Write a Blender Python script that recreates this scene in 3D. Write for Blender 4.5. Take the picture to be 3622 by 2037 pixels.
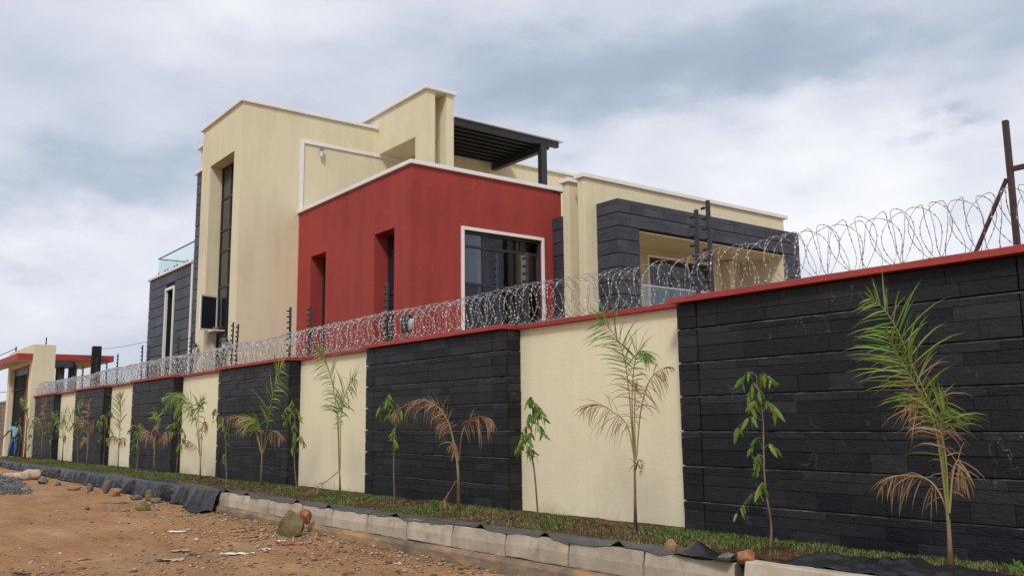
import bpy, bmesh, math, random
import numpy as np
from mathutils import Vector, Matrix, noise

# ------------------------------------------------------------------ scene, camera, sky, sun
for o in list(bpy.data.objects): bpy.data.objects.remove(o)
scene = bpy.context.scene
COL = scene.collection
R = math.radians

EYE = Vector((0.0, 0.0, 1.6))
YAW, PITCH, ROLL = 0.655692505, 0.147777866, -0.0109625802
fw = Vector((-math.cos(YAW)*math.cos(PITCH), math.sin(YAW)*math.cos(PITCH), math.sin(PITCH)))
rt = Vector((math.sin(YAW), math.cos(YAW), 0))
up = rt.cross(fw)
rt2 = rt*math.cos(ROLL) + up*math.sin(ROLL)
up2 = -rt*math.sin(ROLL) + up*math.cos(ROLL)
cam_d = bpy.data.cameras.new('camera')
cam_d.sensor_width = 36.0
cam_d.lens = 3149.36/3622*36.0
cam_d.clip_end = 3000
cam = bpy.data.objects.new('camera', cam_d)
COL.objects.link(cam)
m = Matrix.Identity(4)
for i, v in enumerate((rt2, up2, -fw)):
    for j in range(3): m[j][i] = v[j]
for j in range(3): m[j][3] = EYE[j]
cam.matrix_world = m
scene.camera = cam

SUN_EL, SUN_AZ = R(46), (0.68, -0.733)       # high behind the camera, veiled by cloud
world = bpy.data.worlds.new('World'); scene.world = world; world.use_nodes = True
def build_world():
    nt = world.node_tree; N = nt.nodes; L = nt.links
    N.clear()
    def nd(t, **k):
        n = N.new(t)
        for a, b in k.items(): setattr(n, a, b)
        return n
    def mth(op, a, b=None, c=None):
        n = nd('ShaderNodeMath', operation=op)
        for i, v in enumerate((a, b, c)):
            if v is None: continue
            if isinstance(v, (int, float)): n.inputs[i].default_value = v
            else: L.new(v, n.inputs[i])
        return n.outputs[0]
    out = nd('ShaderNodeOutputWorld'); bg = nd('ShaderNodeBackground')
    bg.inputs[1].default_value = 0.1
    L.new(bg.outputs[0], out.inputs[0])
    sky = nd('ShaderNodeTexSky', sky_type='NISHITA'); sky.sun_disc = False
    sky.sun_elevation = SUN_EL; sky.sun_rotation = math.atan2(SUN_AZ[0], SUN_AZ[1])
    tc = nd('ShaderNodeTexCoord')
    sep = nd('ShaderNodeSeparateXYZ'); L.new(tc.outputs['Generated'], sep.inputs[0])
    x, y, z = sep.outputs
    th = mth('MULTIPLY', mth('ARCTAN2', y, mth('MULTIPLY', x, -1.0)), 57.2958)
    el = mth('MULTIPLY', mth('ARCSINE', z), 57.2958)
    mp = nd('ShaderNodeMapping'); L.new(tc.outputs['Generated'], mp.inputs[0])
    mp.inputs['Scale'].default_value = (1, 1, 2.2); mp.inputs['Rotation'].default_value = (0.25, 0.12, 0.3)
    def nz(scale, detail, rough, off):
        m2 = nd('ShaderNodeMapping'); L.new(mp.outputs[0], m2.inputs[0]); m2.inputs['Location'].default_value = off
        n = nd('ShaderNodeTexNoise'); n.inputs['Scale'].default_value = scale
        n.inputs['Detail'].default_value = detail; n.inputs['Roughness'].default_value = rough
        L.new(m2.outputs[0], n.inputs['Vector']); return n
    w = nz(5.0, 5, 0.54, (3, 1, 2))
    ws = nd('ShaderNodeSeparateColor'); L.new(w.outputs['Color'], ws.inputs[0])
    th2 = mth('ADD', th, mth('MULTIPLY', mth('SUBTRACT', ws.outputs[0], 0.5), 26.0))
    el2 = mth('ADD', el, mth('MULTIPLY', mth('SUBTRACT', ws.outputs[1], 0.5), 14.0))
    base = nz(3.2, 7, 0.50, (1.7, 4.2, 0.3))
    fine = nz(9.0, 8, 0.6, (0.4, 2.2, 5.3))
    v = mth('ADD', 0.52, mth('MULTIPLY', mth('SUBTRACT', base.outputs['Fac'], 0.5), 0.75))
    v = mth('ADD', v, mth('MULTIPLY', mth('SUBTRACT', fine.outputs['Fac'], 0.5), 0.11))
    # cloud masses: azimuth, elevation, half widths, slant, weight
    for (a, e, sa, se, k, wt) in ((42, 22.5, 8, 3.6, 0.05, -.30), (54, 21, 6.5, 3.4, 0.25, -.34), (12, 14.5, 7, 3.4, 0.1, -.30),
                                  (61, 13.5, 9, 4.2, 0.1, .34), (21, 26, 9, 3.0, 0.0, .20), (46, 16.5, 6, 2.2, 0.1, .16),
                                  (11, 9.0, 8, 2.2, 0.1, .18), (66, 15.6, 2.0, 1.0, 0.25, -.34), (69, 20.5, 4.5, 2.4, 0.1, -.15),
                                  (11, 3.0, 14, 2.0, 0, -.06)):
        dx = mth('SUBTRACT', th2, float(a))
        dy = mth('SUBTRACT', mth('SUBTRACT', el2, float(e)), mth('MULTIPLY', dx, k))
        q = mth('ADD', mth('POWER', mth('ABSOLUTE', mth('DIVIDE', dx, sa)), 2.0), mth('POWER', mth('ABSOLUTE', mth('DIVIDE', dy, se)), 2.0))
        g = mth('EXPONENT', mth('MULTIPLY', q, -1.0))
        v = mth('ADD', v, mth('MULTIPLY', g, wt))
    cr = nd('ShaderNodeValToRGB'); L.new(v, cr.inputs[0])
    e = cr.color_ramp.elements
    e[0].position = 0.10; e[0].color = (2.6, 3.1, 3.9, 1)
    e[1].position = 0.95; e[1].color = (6.9, 6.95, 7.05, 1)
    for p, c in ((0.34, (3.3, 3.85, 4.65, 1)), (0.56, (4.9, 5.1, 5.75, 1)), (0.76, (6.1, 6.25, 6.6, 1))):
        q = e.new(p); q.color = c
    mx = nd('ShaderNodeMix', data_type='RGBA'); mx.inputs[0].default_value = 0.94
    L.new(sky.outputs[0], mx.inputs[6]); L.new(cr.outputs[0], mx.inputs[7])
    L.new(mx.outputs[2], bg.inputs[0])
build_world()

sun_d = bpy.data.lights.new('sun', 'SUN'); sun_d.energy = 1.5; sun_d.angle = R(10); sun_d.color = (1.0, 0.97, 0.92)
sun = bpy.data.objects.new('sun', sun_d); COL.objects.link(sun)
sd = Vector((SUN_AZ[0]*math.cos(SUN_EL), SUN_AZ[1]*math.cos(SUN_EL), math.sin(SUN_EL)))
sun.rotation_euler = sd.to_track_quat('Z', 'Y').to_euler()

vs = scene.view_settings
vs.view_transform = 'Standard'; vs.look = 'None'; vs.exposure = 0.52; vs.gamma = 1.0; vs.use_curve_mapping = False
scene.render.engine = 'CYCLES'

rng = random.Random(7)
nrng = np.random.default_rng(11)

# ------------------------------------------------------------------ materials
def lerp(a, b, t): return a + (b - a)*t
def material(name, build, rough=0.7, metal=0.0, spec=0.4):
    mt = bpy.data.materials.new(name); mt.use_nodes = True
    nt = mt.node_tree; N = nt.nodes; L = nt.links
    b = N['Principled BSDF']; b.inputs['Roughness'].default_value = rough
    b.inputs['Metallic'].default_value = metal; b.inputs['Specular IOR Level'].default_value = spec
    class C: pass
    c = C(); c.nt, c.N, c.L, c.b, c.m = nt, N, L, b, mt
    c.tc = N.new('ShaderNodeTexCoord')
    def nz(scale, detail=4, rough=0.6, stretch=None, coord='Object', off=(0, 0, 0)):
        n = N.new('ShaderNodeTexNoise'); n.inputs['Scale'].default_value = scale
        n.inputs['Detail'].default_value = detail; n.inputs['Roughness'].default_value = rough
        mp = N.new('ShaderNodeMapping'); mp.inputs['Scale'].default_value = stretch or (1, 1, 1); mp.inputs['Location'].default_value = off
        src = geo() if coord == 'World' else c.tc.outputs[coord]
        L.new(src, mp.inputs[0]); L.new(mp.outputs[0], n.inputs['Vector']); return n.outputs['Fac']
    def geo():
        g = N.new('ShaderNodeNewGeometry'); return g.outputs['Position']
    def ramp(fac, stops):
        r = N.new('ShaderNodeValToRGB'); e = r.color_ramp.elements
        for i, (p, col) in enumerate(stops):
            q = e[i] if i < 2 else e.new(p)
            q.position = p; q.color = (*col, 1) if len(col) == 3 else col
        L.new(fac, r.inputs[0]); return r.outputs[0]
    def mix(fac, a, b2, blend='MIX'):
        n = N.new('ShaderNodeMix'); n.data_type = 'RGBA'; n.blend_type = blend
        for i, v in ((0, fac), (6, a), (7, b2)):
            if isinstance(v, (int, float)): n.inputs[i].default_value = v
            elif isinstance(v, tuple): n.inputs[i].default_value = (*v, 1)
            else: L.new(v, n.inputs[i])
        return n.outputs[2]
    def mth(op, a, b2=None):
        n = N.new('ShaderNodeMath'); n.operation = op
        for i, v in enumerate((a, b2)):
            if v is None: continue
            if isinstance(v, (int, float)): n.inputs[i].default_value = v
            else: L.new(v, n.inputs[i])
        return n.outputs[0]
    def bump(h, strength=0.3, dist=0.01, prev=None):
        n = N.new('ShaderNodeBump'); n.inputs['Strength'].default_value = strength; n.inputs['Distance'].default_value = dist
        L.new(h, n.inputs['Height']); L.new(n.outputs[0], b.inputs['Normal']); return n
    def rnd():
        oi = N.new('ShaderNodeObjectInfo'); g = N.new('ShaderNodeNewGeometry')
        return mth('FRACT', mth('ADD', oi.outputs['Random'], g.outputs['Random Per Island']))
    c.nz, c.ramp, c.mix, c.mth, c.bump, c.rnd, c.geo = nz, ramp, mix, mth, bump, rnd, geo
    def color(v): 
        if isinstance(v, tuple): b.inputs['Base Color'].default_value = (*v, 1)
        else: L.new(v, b.inputs['Base Color'])
    c.color = color
    c.rough = lambda v: L.new(v, b.inputs['Roughness'])
    build(c)
    return mt

def stucco(col, dirt, amount, bscale=70, bstr=0.35, speck=0.0, splash=0.0):
    def f(c):
        big = c.nz(0.55, 5, 0.6, coord='World')
        streak = c.nz(1.6, 5, 0.65, stretch=(1.6, 1.6, 0.16), coord='World')
        f1 = c.ramp(c.mth('MULTIPLY', big, streak), [(0.20, (0, 0, 0)), (0.42, (amount,)*3)])
        colr = c.mix(f1, col, dirt)
        fine = c.nz(30, 3, 0.7, coord='World')
        colr = c.mix(0.10, colr, c.ramp(fine, [(0.3, (0.0, 0.0, 0.0)), (0.7, (1, 1, 1))]), 'OVERLAY')
        if speck:
            s = c.ramp(c.nz(9, 2, 0.5, coord='World', off=(7, 3, 1)), [(0.735, (0, 0, 0)), (0.75, (1, 1, 1))])
            colr = c.mix(c.mth('MULTIPLY', s, speck), colr, (0.85, 0.72, 0.66))
        st2 = c.ramp(c.nz(5.5, 4, 0.7, stretch=(1.5, 1.5, 0.06), coord='World', off=(2, 9, 0)), [(0.56, (0, 0, 0)), (0.74, (amount*.7,)*3)])
        colr = c.mix(c.mth('MULTIPLY', st2, big), colr, dirt)
        if splash:      # mud thrown up on the foot of the wall
            sp = c.N.new('ShaderNodeSeparateXYZ'); c.L.new(c.geo(), sp.inputs[0])
            g = c.mth('SUBTRACT', 0.95, c.mth('MULTIPLY', sp.outputs[2], 1.05))
            k = c.mth('ADD', g, c.mth('MULTIPLY', c.mth('SUBTRACT', c.nz(3.2, 6, 0.75, coord='World', off=(5, 1, 1)), 0.5), 1.3))
            colr = c.mix(c.ramp(k, [(0.50, (0, 0, 0)), (0.95, (splash,)*3)]), colr, (0.40, 0.24, 0.12))
        c.color(colr)
        c.bump(c.mth('ADD', c.nz(bscale, 5, 0.7, coord='World'), c.mth('MULTIPLY', c.nz(2.2, 4, 0.6, coord='World'), 2.0)), bstr, 0.006)
    return f
CREAM = (0.715, 0.645, 0.445)
M = {}
M['cream'] = material('cream_stucco', stucco(CREAM, (0.46, 0.41, 0.29), 0.40), 0.85, spec=0.25)
M['cream_wall'] = material('cream_boundary_stucco', stucco((0.81, 0.73, 0.50), (0.62, 0.54, 0.37), 0.40, 45, 0.7, 0.0, 0.55), 0.85, spec=0.25)
M['red'] = material('red_stucco', stucco((0.335, 0.050, 0.040), (0.24, 0.036, 0.030), 0.7, 60, 0.7, 0.10), 0.8, spec=0.3)
M['red_coping'] = material('red_paint', stucco((0.36, 0.05, 0.042), (0.25, 0.04, 0.03), 0.5, 50, 0.4), 0.65, spec=0.4)
M['white'] = material('white_paint', stucco((0.80, 0.79, 0.77), (0.62, 0.60, 0.56), 0.5, 60, 0.2), 0.7)

def slate(lo, hi, wear):
    def f(c):
        r = c.rnd()
        base = c.ramp(r, [(0.0, lo), (0.55, tuple(lerp(a, b, 0.4) for a, b in zip(lo, hi))), (0.85, tuple(lerp(a, b, 0.75) for a, b in zip(lo, hi))), (1.0, hi)])
        n1 = c.nz(7, 6, 0.7, coord='World'); n2 = c.nz(38, 4, 0.7, coord='World')
        base = c.mix(0.55, base, c.ramp(n1, [(0.25, (0.25,)*3), (0.75, (0.8,)*3)]), 'OVERLAY')
        # pale veins and lime marks in the cleft stone
        wv = c.N.new('ShaderNodeTexNoise'); wv.inputs['Scale'].default_value = 4.2; wv.inputs['Detail'].default_value = 3
        mpv = c.N.new('ShaderNodeMapping'); mpv.inputs['Scale'].default_value = (1.0, 1.0, 0.45); mpv.inputs['Rotation'].default_value = (0, 0.9, 0)
        c.L.new(c.geo(), mpv.inputs[0]); c.L.new(mpv.outputs[0], wv.inputs['Vector'])
        vein = c.ramp(c.mth('ABSOLUTE', c.mth('SUBTRACT', wv.outputs['Fac'], 0.5)), [(0.0, (1, 1, 1)), (0.0035, (0, 0, 0))])
        patch = c.ramp(c.nz(1.7, 3, 0.6, coord='World', off=(4, 8, 2)), [(0.57, (0, 0, 0)), (0.66, (1, 1, 1))])
        spot = c.ramp(c.nz(16, 2, 0.5, coord='World', off=(1, 5, 9)), [(0.73, (0, 0, 0)), (0.76, (1, 1, 1))])
        f2 = c.mth('MULTIPLY', c.mth('MULTIPLY', vein, patch), wear)
        f3 = c.mth('MULTIPLY', c.mth('MULTIPLY', spot, patch), wear*0.8)
        base = c.mix(c.mth('MAXIMUM', f2, f3), base, (0.34, 0.34, 0.34))
        c.color(base)
        c.rough(c.ramp(n2, [(0.3, (0.40,)*3), (0.7, (0.62,)*3)]))
        h = c.mth('ADD', c.nz(13, 8, 0.75, coord='World', stretch=(1, 1, 1.6)), c.mth('MULTIPLY', n2, 0.3))
        c.bump(h, 0.9, 0.018)
    return f
M['slate'] = material('black_slate', slate((0.0060, 0.0072, 0.0098), (0.026, 0.0265, 0.028), 0.5), 0.55, spec=0.3)
M['slate_house'] = material('blue_grey_slate', slate((0.034, 0.038, 0.050), (0.060, 0.066, 0.082), 0.2), 0.6, spec=0.4)
M['pale_mortar'] = material('pale_groove_mortar', lambda c: c.color(c.ramp(c.nz(6, 4, 0.7, coord='World'), [(0.32, (0.02, 0.02, 0.021)), (0.5, (0.14, 0.14, 0.14)), (0.72, (0.30, 0.30, 0.30))])), 0.9)
M['mortar'] = material('dark_mortar', lambda c: c.color((0.012, 0.012, 0.013)), 0.9)
M['metal'] = material('dark_painted_steel', lambda c: (c.color((0.022, 0.025, 0.032)), c.bump(c.nz(60, 2), 0.1, 0.002)), 0.45, spec=0.5)
M['rust'] = material('rusty_brown_steel', lambda c: c.color(c.ramp(c.nz(14, 5, 0.7), [(0.3, (0.035, 0.018, 0.014)), (0.6, (0.075, 0.04, 0.032)), (0.8, (0.16, 0.075, 0.05))])), 0.65)
M['wire'] = material('galvanised_wire', lambda c: c.color(c.ramp(c.nz(5, 4, 0.7), [(0.35, (0.22, 0.22, 0.22)), (0.62, (0.32, 0.31, 0.30)), (0.75, (0.20, 0.13, 0.09))])), 0.5, 0.35)
M['barb'] = material('galvanised_barb', lambda c: c.color((0.66, 0.66, 0.66)), 0.45, 0.3)
M['plastic_black'] = material('black_plastic', lambda c: c.color((0.012, 0.012, 0.013)), 0.4)
M['chrome'] = material('steel_rail', lambda c: c.color((0.55, 0.56, 0.57)), 0.3, 0.8)

def glass_dark(c):
    c.color(c.ramp(c.nz(0.35, 2, coord='World'), [(0.4, (0.010, 0.012, 0.016)), (0.7, (0.022, 0.026, 0.032))]))
    c.b.inputs['Roughness'].default_value = 0.04
    c.b.inputs['Specular IOR Level'].default_value = 0.75
    c.bump(c.nz(1.6, 2, coord='World'), 0.06, 0.06)
M['glass_dark'] = material('tinted_glass', glass_dark, 0.04)
def glass_tint(c):
    N, L = c.N, c.L
    tr = N.new('ShaderNodeBsdfTransparent'); tr.inputs[0].default_value = (0.30, 0.33, 0.36, 1)
    gl = N.new('ShaderNodeBsdfGlossy'); gl.inputs['Roughness'].default_value = 0.03; gl.inputs[0].default_value = (0.85, 0.9, 1, 1)
    lw = N.new('ShaderNodeLayerWeight'); lw.inputs[0].default_value = 0.35
    bp = N.new('ShaderNodeBump'); bp.inputs['Strength'].default_value = 0.06; bp.inputs['Distance'].default_value = 0.06
    L.new(c.nz(1.4, 2, coord='World'), bp.inputs['Height']); L.new(bp.outputs[0], gl.inputs['Normal'])
    mx = N.new('ShaderNodeMixShader'); L.new(lw.outputs['Fresnel'], mx.inputs[0]); L.new(tr.outputs[0], mx.inputs[1]); L.new(gl.outputs[0], mx.inputs[2])
    L.new(mx.outputs[0], N['Material Output'].inputs[0])
M['glass_tint'] = material('grey_tinted_glass', glass_tint)
def glass_clear(c):
    c.color((0.80, 0.93, 0.92))
    N, L = c.N, c.L
    tr = N.new('ShaderNodeBsdfTransparent'); tr.inputs[0].default_value = (0.945, 0.985, 0.98, 1)
    gl = N.new('ShaderNodeBsdfGlossy'); gl.inputs['Roughness'].default_value = 0.03; gl.inputs[0].default_value = (0.9, 1, 1, 1)
    mx = N.new('ShaderNodeMixShader'); mx.inputs[0].default_value = 0.07; L.new(tr.outputs[0], mx.inputs[1]); L.new(gl.outputs[0], mx.inputs[2])
    L.new(mx.outputs[0], N['Material Output'].inputs[0])
M['glass_clear'] = material('clear_greenish_glass', glass_clear)
def dirt(c):
    a = c.nz(1.0, 9, 0.68, coord='World', stretch=(.55, 1.5, 1)); b2 = c.nz(9, 6, 0.7, coord='World')
    col = c.ramp(a, [(0.28, (0.21, 0.098, 0.048)), (0.42, (0.36, 0.185, 0.085)), (0.58, (0.43, 0.235, 0.110)), (0.72, (0.53, 0.335, 0.185))])
    col = c.mix(0.45, col, c.ramp(b2, [(0.25, (0.22,)*3), (0.8, (0.82,)*3)]), 'OVERLAY')
    grey = c.ramp(c.nz(0.5, 5, 0.6, coord='World', off=(3, 3, 0)), [(0.52, (0, 0, 0)), (0.70, (0.45,)*3)])
    col = c.mix(grey, col, (0.30, 0.225, 0.165))
    c.color(col)
    h = c.mth('ADD', c.nz(4, 8, 0.7, coord='World'), c.mth('MULTIPLY', c.nz(45, 5, 0.7, coord='World'), 0.35))
    c.bump(h, 1.0, 0.06)
M['dirt'] = material('orange_dirt', dirt, 0.95, spec=0.15)
def soil(c):
    a = c.nz(3, 6, 0.7, coord='World')
    c.color(c.ramp(a, [(0.3, (0.050, 0.027, 0.015)), (0.55, (0.115, 0.060, 0.032)), (0.75, (0.20, 0.11, 0.058))]))
    c.bump(c.nz(22, 6, 0.75, coord='World'), 0.9, 0.04)
M['soil'] = material('brown_soil', soil, 0.95, spec=0.15)
def leafy(stops, rough=0.55, trans=0.25):
    def f(c):
        r = c.mth('ADD', c.mth('MULTIPLY', c.rnd(), 0.7), c.mth('MULTIPLY', c.nz(6, 3, coord='World'), 0.3))
        col = c.ramp(r, stops); c.color(col)
        N, L = c.N, c.L
        tl = N.new('ShaderNodeBsdfTranslucent'); L.new(col, tl.inputs[0])
        mx = N.new('ShaderNodeMixShader'); mx.inputs[0].default_value = trans
        L.new(c.b.outputs[0], mx.inputs[1]); L.new(tl.outputs[0], mx.inputs[2]); L.new(mx.outputs[0], N['Material Output'].inputs[0])
    return f
M['grass'] = material('green_grass', leafy([(0.1, (0.055, 0.098, 0.016)), (0.5, (0.105, 0.175, 0.028)), (0.9, (0.20, 0.24, 0.065))]), 0.6)
M['drygrass'] = material('dry_grass', leafy([(0.1, (0.13, 0.085, 0.040)), (0.5, (0.24, 0.17, 0.075)), (0.9, (0.36, 0.28, 0.14))]), 0.7)
M['palm_green'] = material('palm_green', leafy([(0.1, (0.085, 0.19, 0.022)), (0.5, (0.17, 0.30, 0.038)), (0.9, (0.36, 0.40, 0.10))]), 0.45)
M['palm_dry'] = material('palm_dry', leafy([(0.1, (0.20, 0.095, 0.045)), (0.5, (0.36, 0.20, 0.095)), (0.9, (0.52, 0.37, 0.21))]), 0.65)
M['leaf'] = material('sapling_leaf', leafy([(0.1, (0.075, 0.16, 0.022)), (0.5, (0.14, 0.26, 0.035)), (0.88, (0.26, 0.31, 0.055)), (0.97, (0.34, 0.22, 0.05))]), 0.4)
M['weed'] = material('weed_leaf', leafy([(0.1, (0.07, 0.17, 0.025)), (0.9, (0.14, 0.27, 0.045))]), 0.5)
M['petiole'] = material('green_petiole', lambda c: c.color(c.ramp(c.nz(5, 3, coord='World'), [(0.35, (0.20, 0.15, 0.055)), (0.6, (0.19, 0.24, 0.055))])), 0.5)
M['bark'] = material('grey_brown_bark', lambda c: c.color(c.ramp(c.nz(20, 4, stretch=(1, 1, 0.3)), [(0.3, (0.10, 0.065, 0.040)), (0.7, (0.26, 0.19, 0.13))])), 0.85)
M['palm_stem'] = material('palm_stem', lambda c: c.color(c.ramp(c.nz(7, 4, stretch=(1, 1, 0.35), coord='World'), [(0.34, (0.12, 0.062, 0.034)), (0.50, (0.20, 0.125, 0.062)), (0.62, (0.17, 0.175, 0.055))])), 0.7)
def concrete(c):
    a = c.nz(2.2, 7, 0.7, coord='World')
    col = c.ramp(a, [(0.3, (0.28, 0.225, 0.165)), (0.5, (0.44, 0.365, 0.275)), (0.72, (0.54, 0.47, 0.375))])
    st = c.ramp(c.nz(5, 6, 0.75, coord='World', stretch=(1, 1, 0.5), off=(2, 2, 2)), [(0.58, (0, 0, 0)), (0.75, (0.7,)*3)])
    col = c.mix(st, col, (0.20, 0.15, 0.11))
    c.color(c.mix(0.45, col, c.ramp(c.rnd(), [(0, (0.33,)*3), (1, (0.64,)*3)]), 'OVERLAY'))
    c.bump(c.mth('ADD', c.nz(30, 6, 0.7, coord='World'), c.nz(6, 3, coord='World')), 0.5, 0.012)
M['concrete'] = material('cast_concrete', concrete, 0.9, spec=0.2)
def footing(c):
    a = c.nz(1.8, 7, 0.72, coord='World', stretch=(0.7, 1, 2.2))
    c.color(c.ramp(a, [(0.32, (0.14, 0.105, 0.075)), (0.47, (0.24, 0.175, 0.12)), (0.58, (0.42, 0.25, 0.115)), (0.72, (0.46, 0.29, 0.15))]))
    c.bump(c.nz(18, 6, 0.7, coord='World'), 0.7, 0.02)
M['footing'] = material('mud_splashed_concrete', footing, 0.95, spec=0.15)
def sheet(c):
    c.color(c.ramp(c.nz(2.5, 6, 0.65, coord='World'), [(0.35, (0.011, 0.011, 0.012)), (0.62, (0.020, 0.020, 0.022)), (0.85, (0.07, 0.064, 0.058))]))
    c.rough(c.ramp(c.nz(6, 4, coord='World'), [(0.3, (0.28,)*3), (0.7, (0.46,)*3)]))
    c.bump(c.nz(10, 6, 0.65, coord='World'), 0.45, 0.03)
M['sheet'] = material('black_polythene', sheet, 0.35, spec=0.45)
def rock(stops):
    def f(c):
        c.color(c.mix(0.5, c.ramp(c.nz(5, 6, 0.7), stops), c.ramp(c.nz(30, 4), [(0.2, (0.25,)*3), (0.8, (0.75,)*3)]), 'OVERLAY'))
        c.bump(c.nz(14, 7, 0.7), 0.8, 0.02)
    return f
M['sheet_dusty'] = material('dusty_black_polythene', lambda c: (c.color(c.ramp(c.nz(3, 6, 0.7, coord='World'), [(0.35, (0.045, 0.043, 0.043)), (0.6, (0.10, 0.092, 0.088)), (0.8, (0.19, 0.16, 0.135))])), c.bump(c.nz(12, 5, coord='World'), 0.4, 0.02)), 0.6, spec=0.3)
M['rock_grey'] = material('grey_rock', rock([(0.3, (0.075, 0.068, 0.056)), (0.6, (0.18, 0.158, 0.125)), (0.8, (0.29, 0.215, 0.145))]), 0.9, spec=0.2)
M['rock_tan'] = material('tan_rock', rock([(0.3, (0.19, 0.11, 0.058)), (0.6, (0.33, 0.20, 0.105)), (0.8, (0.42, 0.30, 0.19))]), 0.9, spec=0.2)
M['rock_brown'] = material('red_brown_rock', rock([(0.3, (0.20, 0.085, 0.04)), (0.6, (0.36, 0.17, 0.085)), (0.8, (0.46, 0.27, 0.16))]), 0.9, spec=0.2)
M['rock_olive'] = material('olive_rock', rock([(0.3, (0.085, 0.066, 0.034)), (0.6, (0.19, 0.145, 0.070)), (0.8, (0.30, 0.25, 0.17))]), 0.9, spec=0.2)
M['gravel'] = material('blue_grey_gravel', lambda c: c.color(c.ramp(c.rnd(), [(0, (0.055, 0.062, 0.068)), (0.6, (0.14, 0.15, 0.155)), (1, (0.26, 0.26, 0.25))])), 0.9)
M['pebble'] = material('mixed_rubble', lambda c: c.color(c.ramp(c.rnd(), [(0, (0.11, 0.075, 0.05)), (0.35, (0.26, 0.165, 0.10)), (0.7, (0.40, 0.27, 0.165)), (0.92, (0.42, 0.35, 0.27)), (1, (0.58, 0.54, 0.47))])), 0.95, spec=0.15)
def flat(name, col, rough=0.7, **k): M[name] = material(name, lambda c: c.color(col), rough, **k)
M['sack'] = material('dusty_sack', lambda c: (c.color(c.ramp(c.nz(6, 5, 0.7), [(0.35, (0.36, 0.24, 0.16)), (0.6, (0.56, 0.45, 0.35))])), c.bump(c.nz(9, 5, 0.7), 0.6, 0.03)), 0.8); flat('paper_white', (0.70, 0.68, 0.63)); flat('card', (0.52, 0.36, 0.20)); flat('rag_red', (0.42, 0.07, 0.06))
flat('rag_orange', (0.52, 0.17, 0.06)); flat('skin', (0.075, 0.040, 0.026), 0.55); flat('shirt', (0.20, 0.42, 0.48), 0.85); flat('jeans', (0.06, 0.13, 0.27), 0.85)
flat('hair', (0.01, 0.009, 0.008), 0.8); flat('shoe', (0.03, 0.028, 0.026), 0.6); flat('lamp_grey', (0.22, 0.22, 0.23), 0.5); flat('brick', (0.34, 0.12, 0.085), 0.85)
flat('flood_white', (0.42, 0.41, 0.39), 0.5); flat('lamp_glass', (0.62, 0.62, 0.60), 0.25); flat('curtain', (0.55, 0.52, 0.47), 0.9); flat('gate_black', (0.004, 0.004, 0.005), 0.7, spec=0.15); flat('joint_dark', (0.085, 0.065, 0.05), 0.95)
flat('roof_sheet', (0.72, 0.76, 0.78), 0.4); flat('concrete_roof', (0.3, 0.29, 0.27), 0.9); flat('soffit_dark', (0.045, 0.050, 0.060), 0.55)
M['block_wall'] = material('brown_stone_block', lambda c: c.color(c.ramp(c.rnd(), [(0, (0.16, 0.115, 0.085)), (1, (0.27, 0.20, 0.155))])), 0.95)

# ------------------------------------------------------------------ geometry helpers
def tag(o, label=None, cat=None, group=None, kind=None):
    if label: o['label'] = label
    if cat: o['category'] = cat
    if group: o['group'] = group
    if kind: o['kind'] = kind
    return o
def empty(name, loc=(0, 0, 0), label=None, cat=None, group=None):
    o = bpy.data.objects.new(name, None); o.empty_display_size = 0.1; o.location = loc; COL.objects.link(o)
    return tag(o, label, cat, group)
def link(name, me, parent=None, loc=None):
    o = bpy.data.objects.new(name, me); COL.objects.link(o)
    if parent is not None:
        o.parent = parent
        if parent.type == 'EMPTY' and loc is None: o.location = -Vector(parent.location)   # geometry written in world coordinates
        elif loc is None: o.location = (0, 0, 0)
    if loc is not None: o.location = loc
    return o
def child(name, me, parent, root=None):
    """a part given in world coordinates under a part that itself sits in world coordinates"""
    return link(name, me, parent)

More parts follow.
